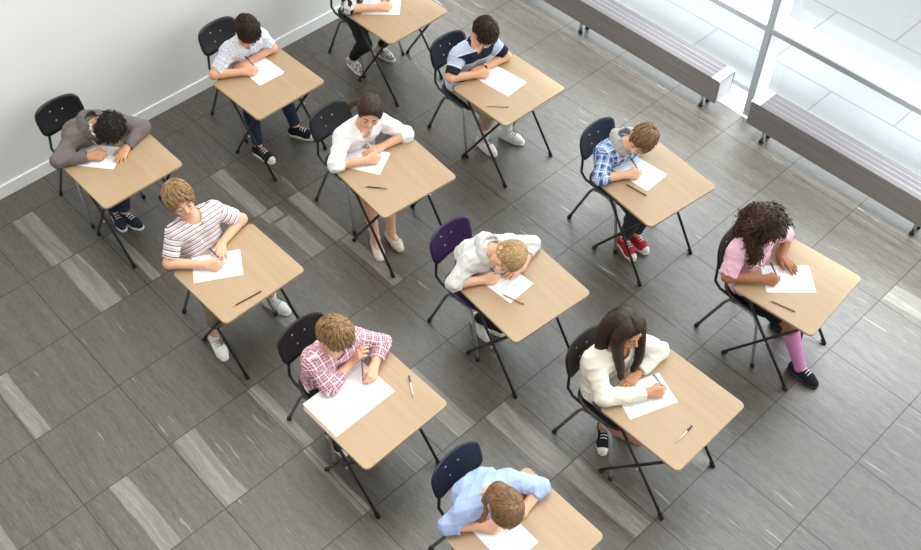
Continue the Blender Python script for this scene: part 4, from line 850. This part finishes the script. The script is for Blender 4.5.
HELD = {1: ('L0', 'pencil', (214, 160, 66), 'R'), 2: ('', 'pen', (52, 56, 74), 'R'), 3: ('', 'pen', (60, 60, 64), 'R'), 4: ('', 'pen', (196, 196, 200), 'R'), 6: ('', 'pen', (48, 50, 60), 'R'), 7: ('', 'pen', (50, 70, 160), 'R'), 8: ('', 'pencil', (150, 72, 60), 'L'),
        9: ('', 'pencil', (84, 70, 62), 'R'), 10: ('', 'pen', (120, 122, 126), 'R'), 11: ('', 'pen', (60, 58, 60), 'R'), 12: ('', 'pen', (44, 46, 56), 'R')}

def writer(kind, a, c, rgb, cap, label, group):
    """pencil or pen from its writing tip a to its end c"""
    a, c = Vector(a), Vector(c); L = (c - a).length; q = (c - a).to_track_quat('Z', 'Y'); root = empty(kind, a); root.rotation_mode = 'QUATERNION'; root.rotation_quaternion = q; tag(root, label, kind, group); r_ = .0042
    col = plain('barrel_%d_%d_%d' % rgb, rgb, .4)
    m = MB(); m.tube([(0, 0, .018), (0, 0, L - .012)], r_, 8 if kind == 'pen' else 6); m.build('barrel', col, root, kind == 'pen')
    if kind == 'pencil':
        m = MB(); m.tube([(0, 0, .004), (0, 0, .018)], [.0014, r_], 6); m.build('sharpened_end', plain('bare_wood', (206, 168, 122), .7), root); m = MB(); m.tube([(0, 0, 0), (0, 0, .005)], [.0004, .0014], 6); m.build('lead', plain('lead', (40, 40, 42), .5), root)
        m = MB(); m.tube([(0, 0, L - .012), (0, 0, L)], r_ * .98, 8); m.build('end_band', plain('band_%d' % rgb[0], tuple(int(k * .7) for k in rgb), .5), root)
    else:
        m = MB(); m.tube([(0, 0, 0), (0, 0, .018)], [.0010, r_ * .95], 8); m.build('nib', STEEL, root, True)
        cc = plain('cap_%d_%d_%d' % cap, cap, .4) if cap else col
        m = MB(); m.tube([(0, 0, L - (.045 if cap else .012)), (0, 0, L)], r_ * 1.25, 10); cp_ = m.build('cap', cc, root, True); m = MB(); m.box((0, r_ * 1.7, L - .022), (.003, .002, .034)); m.build('clip', cc, cp_)
    return root
desk0 = make_desk(); chairs = {}; first_desk = True
for i in sorted(PL):
    q = PL[i]; x, y, a = q['desk']; a = math.radians(a); who = q['who']; ca, sa = math.cos(a), math.sin(a); W2 = lambda u, v, z=0.0: (x + u * ca - v * sa, y + u * sa + v * ca, z)
    d = desk0 if first_desk else copy_tree(desk0); first_desk = False
    d.location = (x, y, 0); d.rotation_euler = (0, 0, a); tag(d, 'beige folding desk of ' + who, 'desk', 'folding exam desks')
    cx, cy, cyaw, kind = q['chair']
    if kind in chairs: c = copy_tree(chairs[kind])
    else: c = make_chair(kind); chairs[kind] = c
    c.location = W2(cx, cy); c.rotation_euler = (0, 0, a + math.radians(cyaw)); tag(c, {'plum': 'dark purple', 'brown': 'dark brown'}.get(kind, kind) + ' plastic chair on tube legs, under ' + who, 'chair', 'classroom chairs')
    pr, grips = person(q['p'], (x, y, a, cx, cy, 0))
    if i in SHEETS:
        lab, (px, py), ang, n = SHEETS[i]
        for k in range(n):
            s = MB(); s.box((0, 0, .0003), (.21, .297, .0006)); o = s.build('exam_paper', PAPER); o.location = W2(px - .004 * k, py + .003 * k, DZ + .0005 + .0008 * (n - 1 - k)); o.rotation_euler = (0, 0, a + math.radians(ang - 90 + 1.5 * k))
            tag(o, lab.format(who) if k == 0 else ('%s exam page under the top sheet of {}' % ('lower' if k == 1 else 'lowest')).format(who), 'paper', 'exam papers')
    if i == 8:
        for k, yy in enumerate((.0355, -.1755)):
            s = MB(); s.box((0, 0, .0003), (.21, .29, .0006)); o = s.build('exam_paper', PAPER); o.location = W2(-.138, yy, DZ + .0005); o.rotation_euler = (0, 0, a - math.pi / 2 + math.pi / 2 * 1); o.rotation_euler[2] = a + math.radians(-90); tag(o, ('right' if k else 'left') + ' page of the wide open exam sheet before ' + who, 'paper', 'exam papers')
    if i in LOOSE:
        kind, lab, p0, p1, rgb, cap = LOOSE[i]; z = DZ + .0045 + (.0015 if i in (6, 9) else 0); writer(kind, W2(*p0, z), W2(*p1, z), rgb, cap, lab.format(who), 'pens and pencils lying on desks')
    if i in HELD:
        _, kind, rgb, sd = HELD[i]; gp, dd, tt, uu = grips[sd]; pd = unit(-dd * .55 + UP * .80 + tt * .10); tip = gp - pd * max(.01, (gp[2] - DZ - .003) / pd[2]); writer(kind, tuple(tip), tuple(tip + pd * .150), rgb, 0, kind + ' held upright in the writing hand of ' + who, 'pens and pencils held in hands')
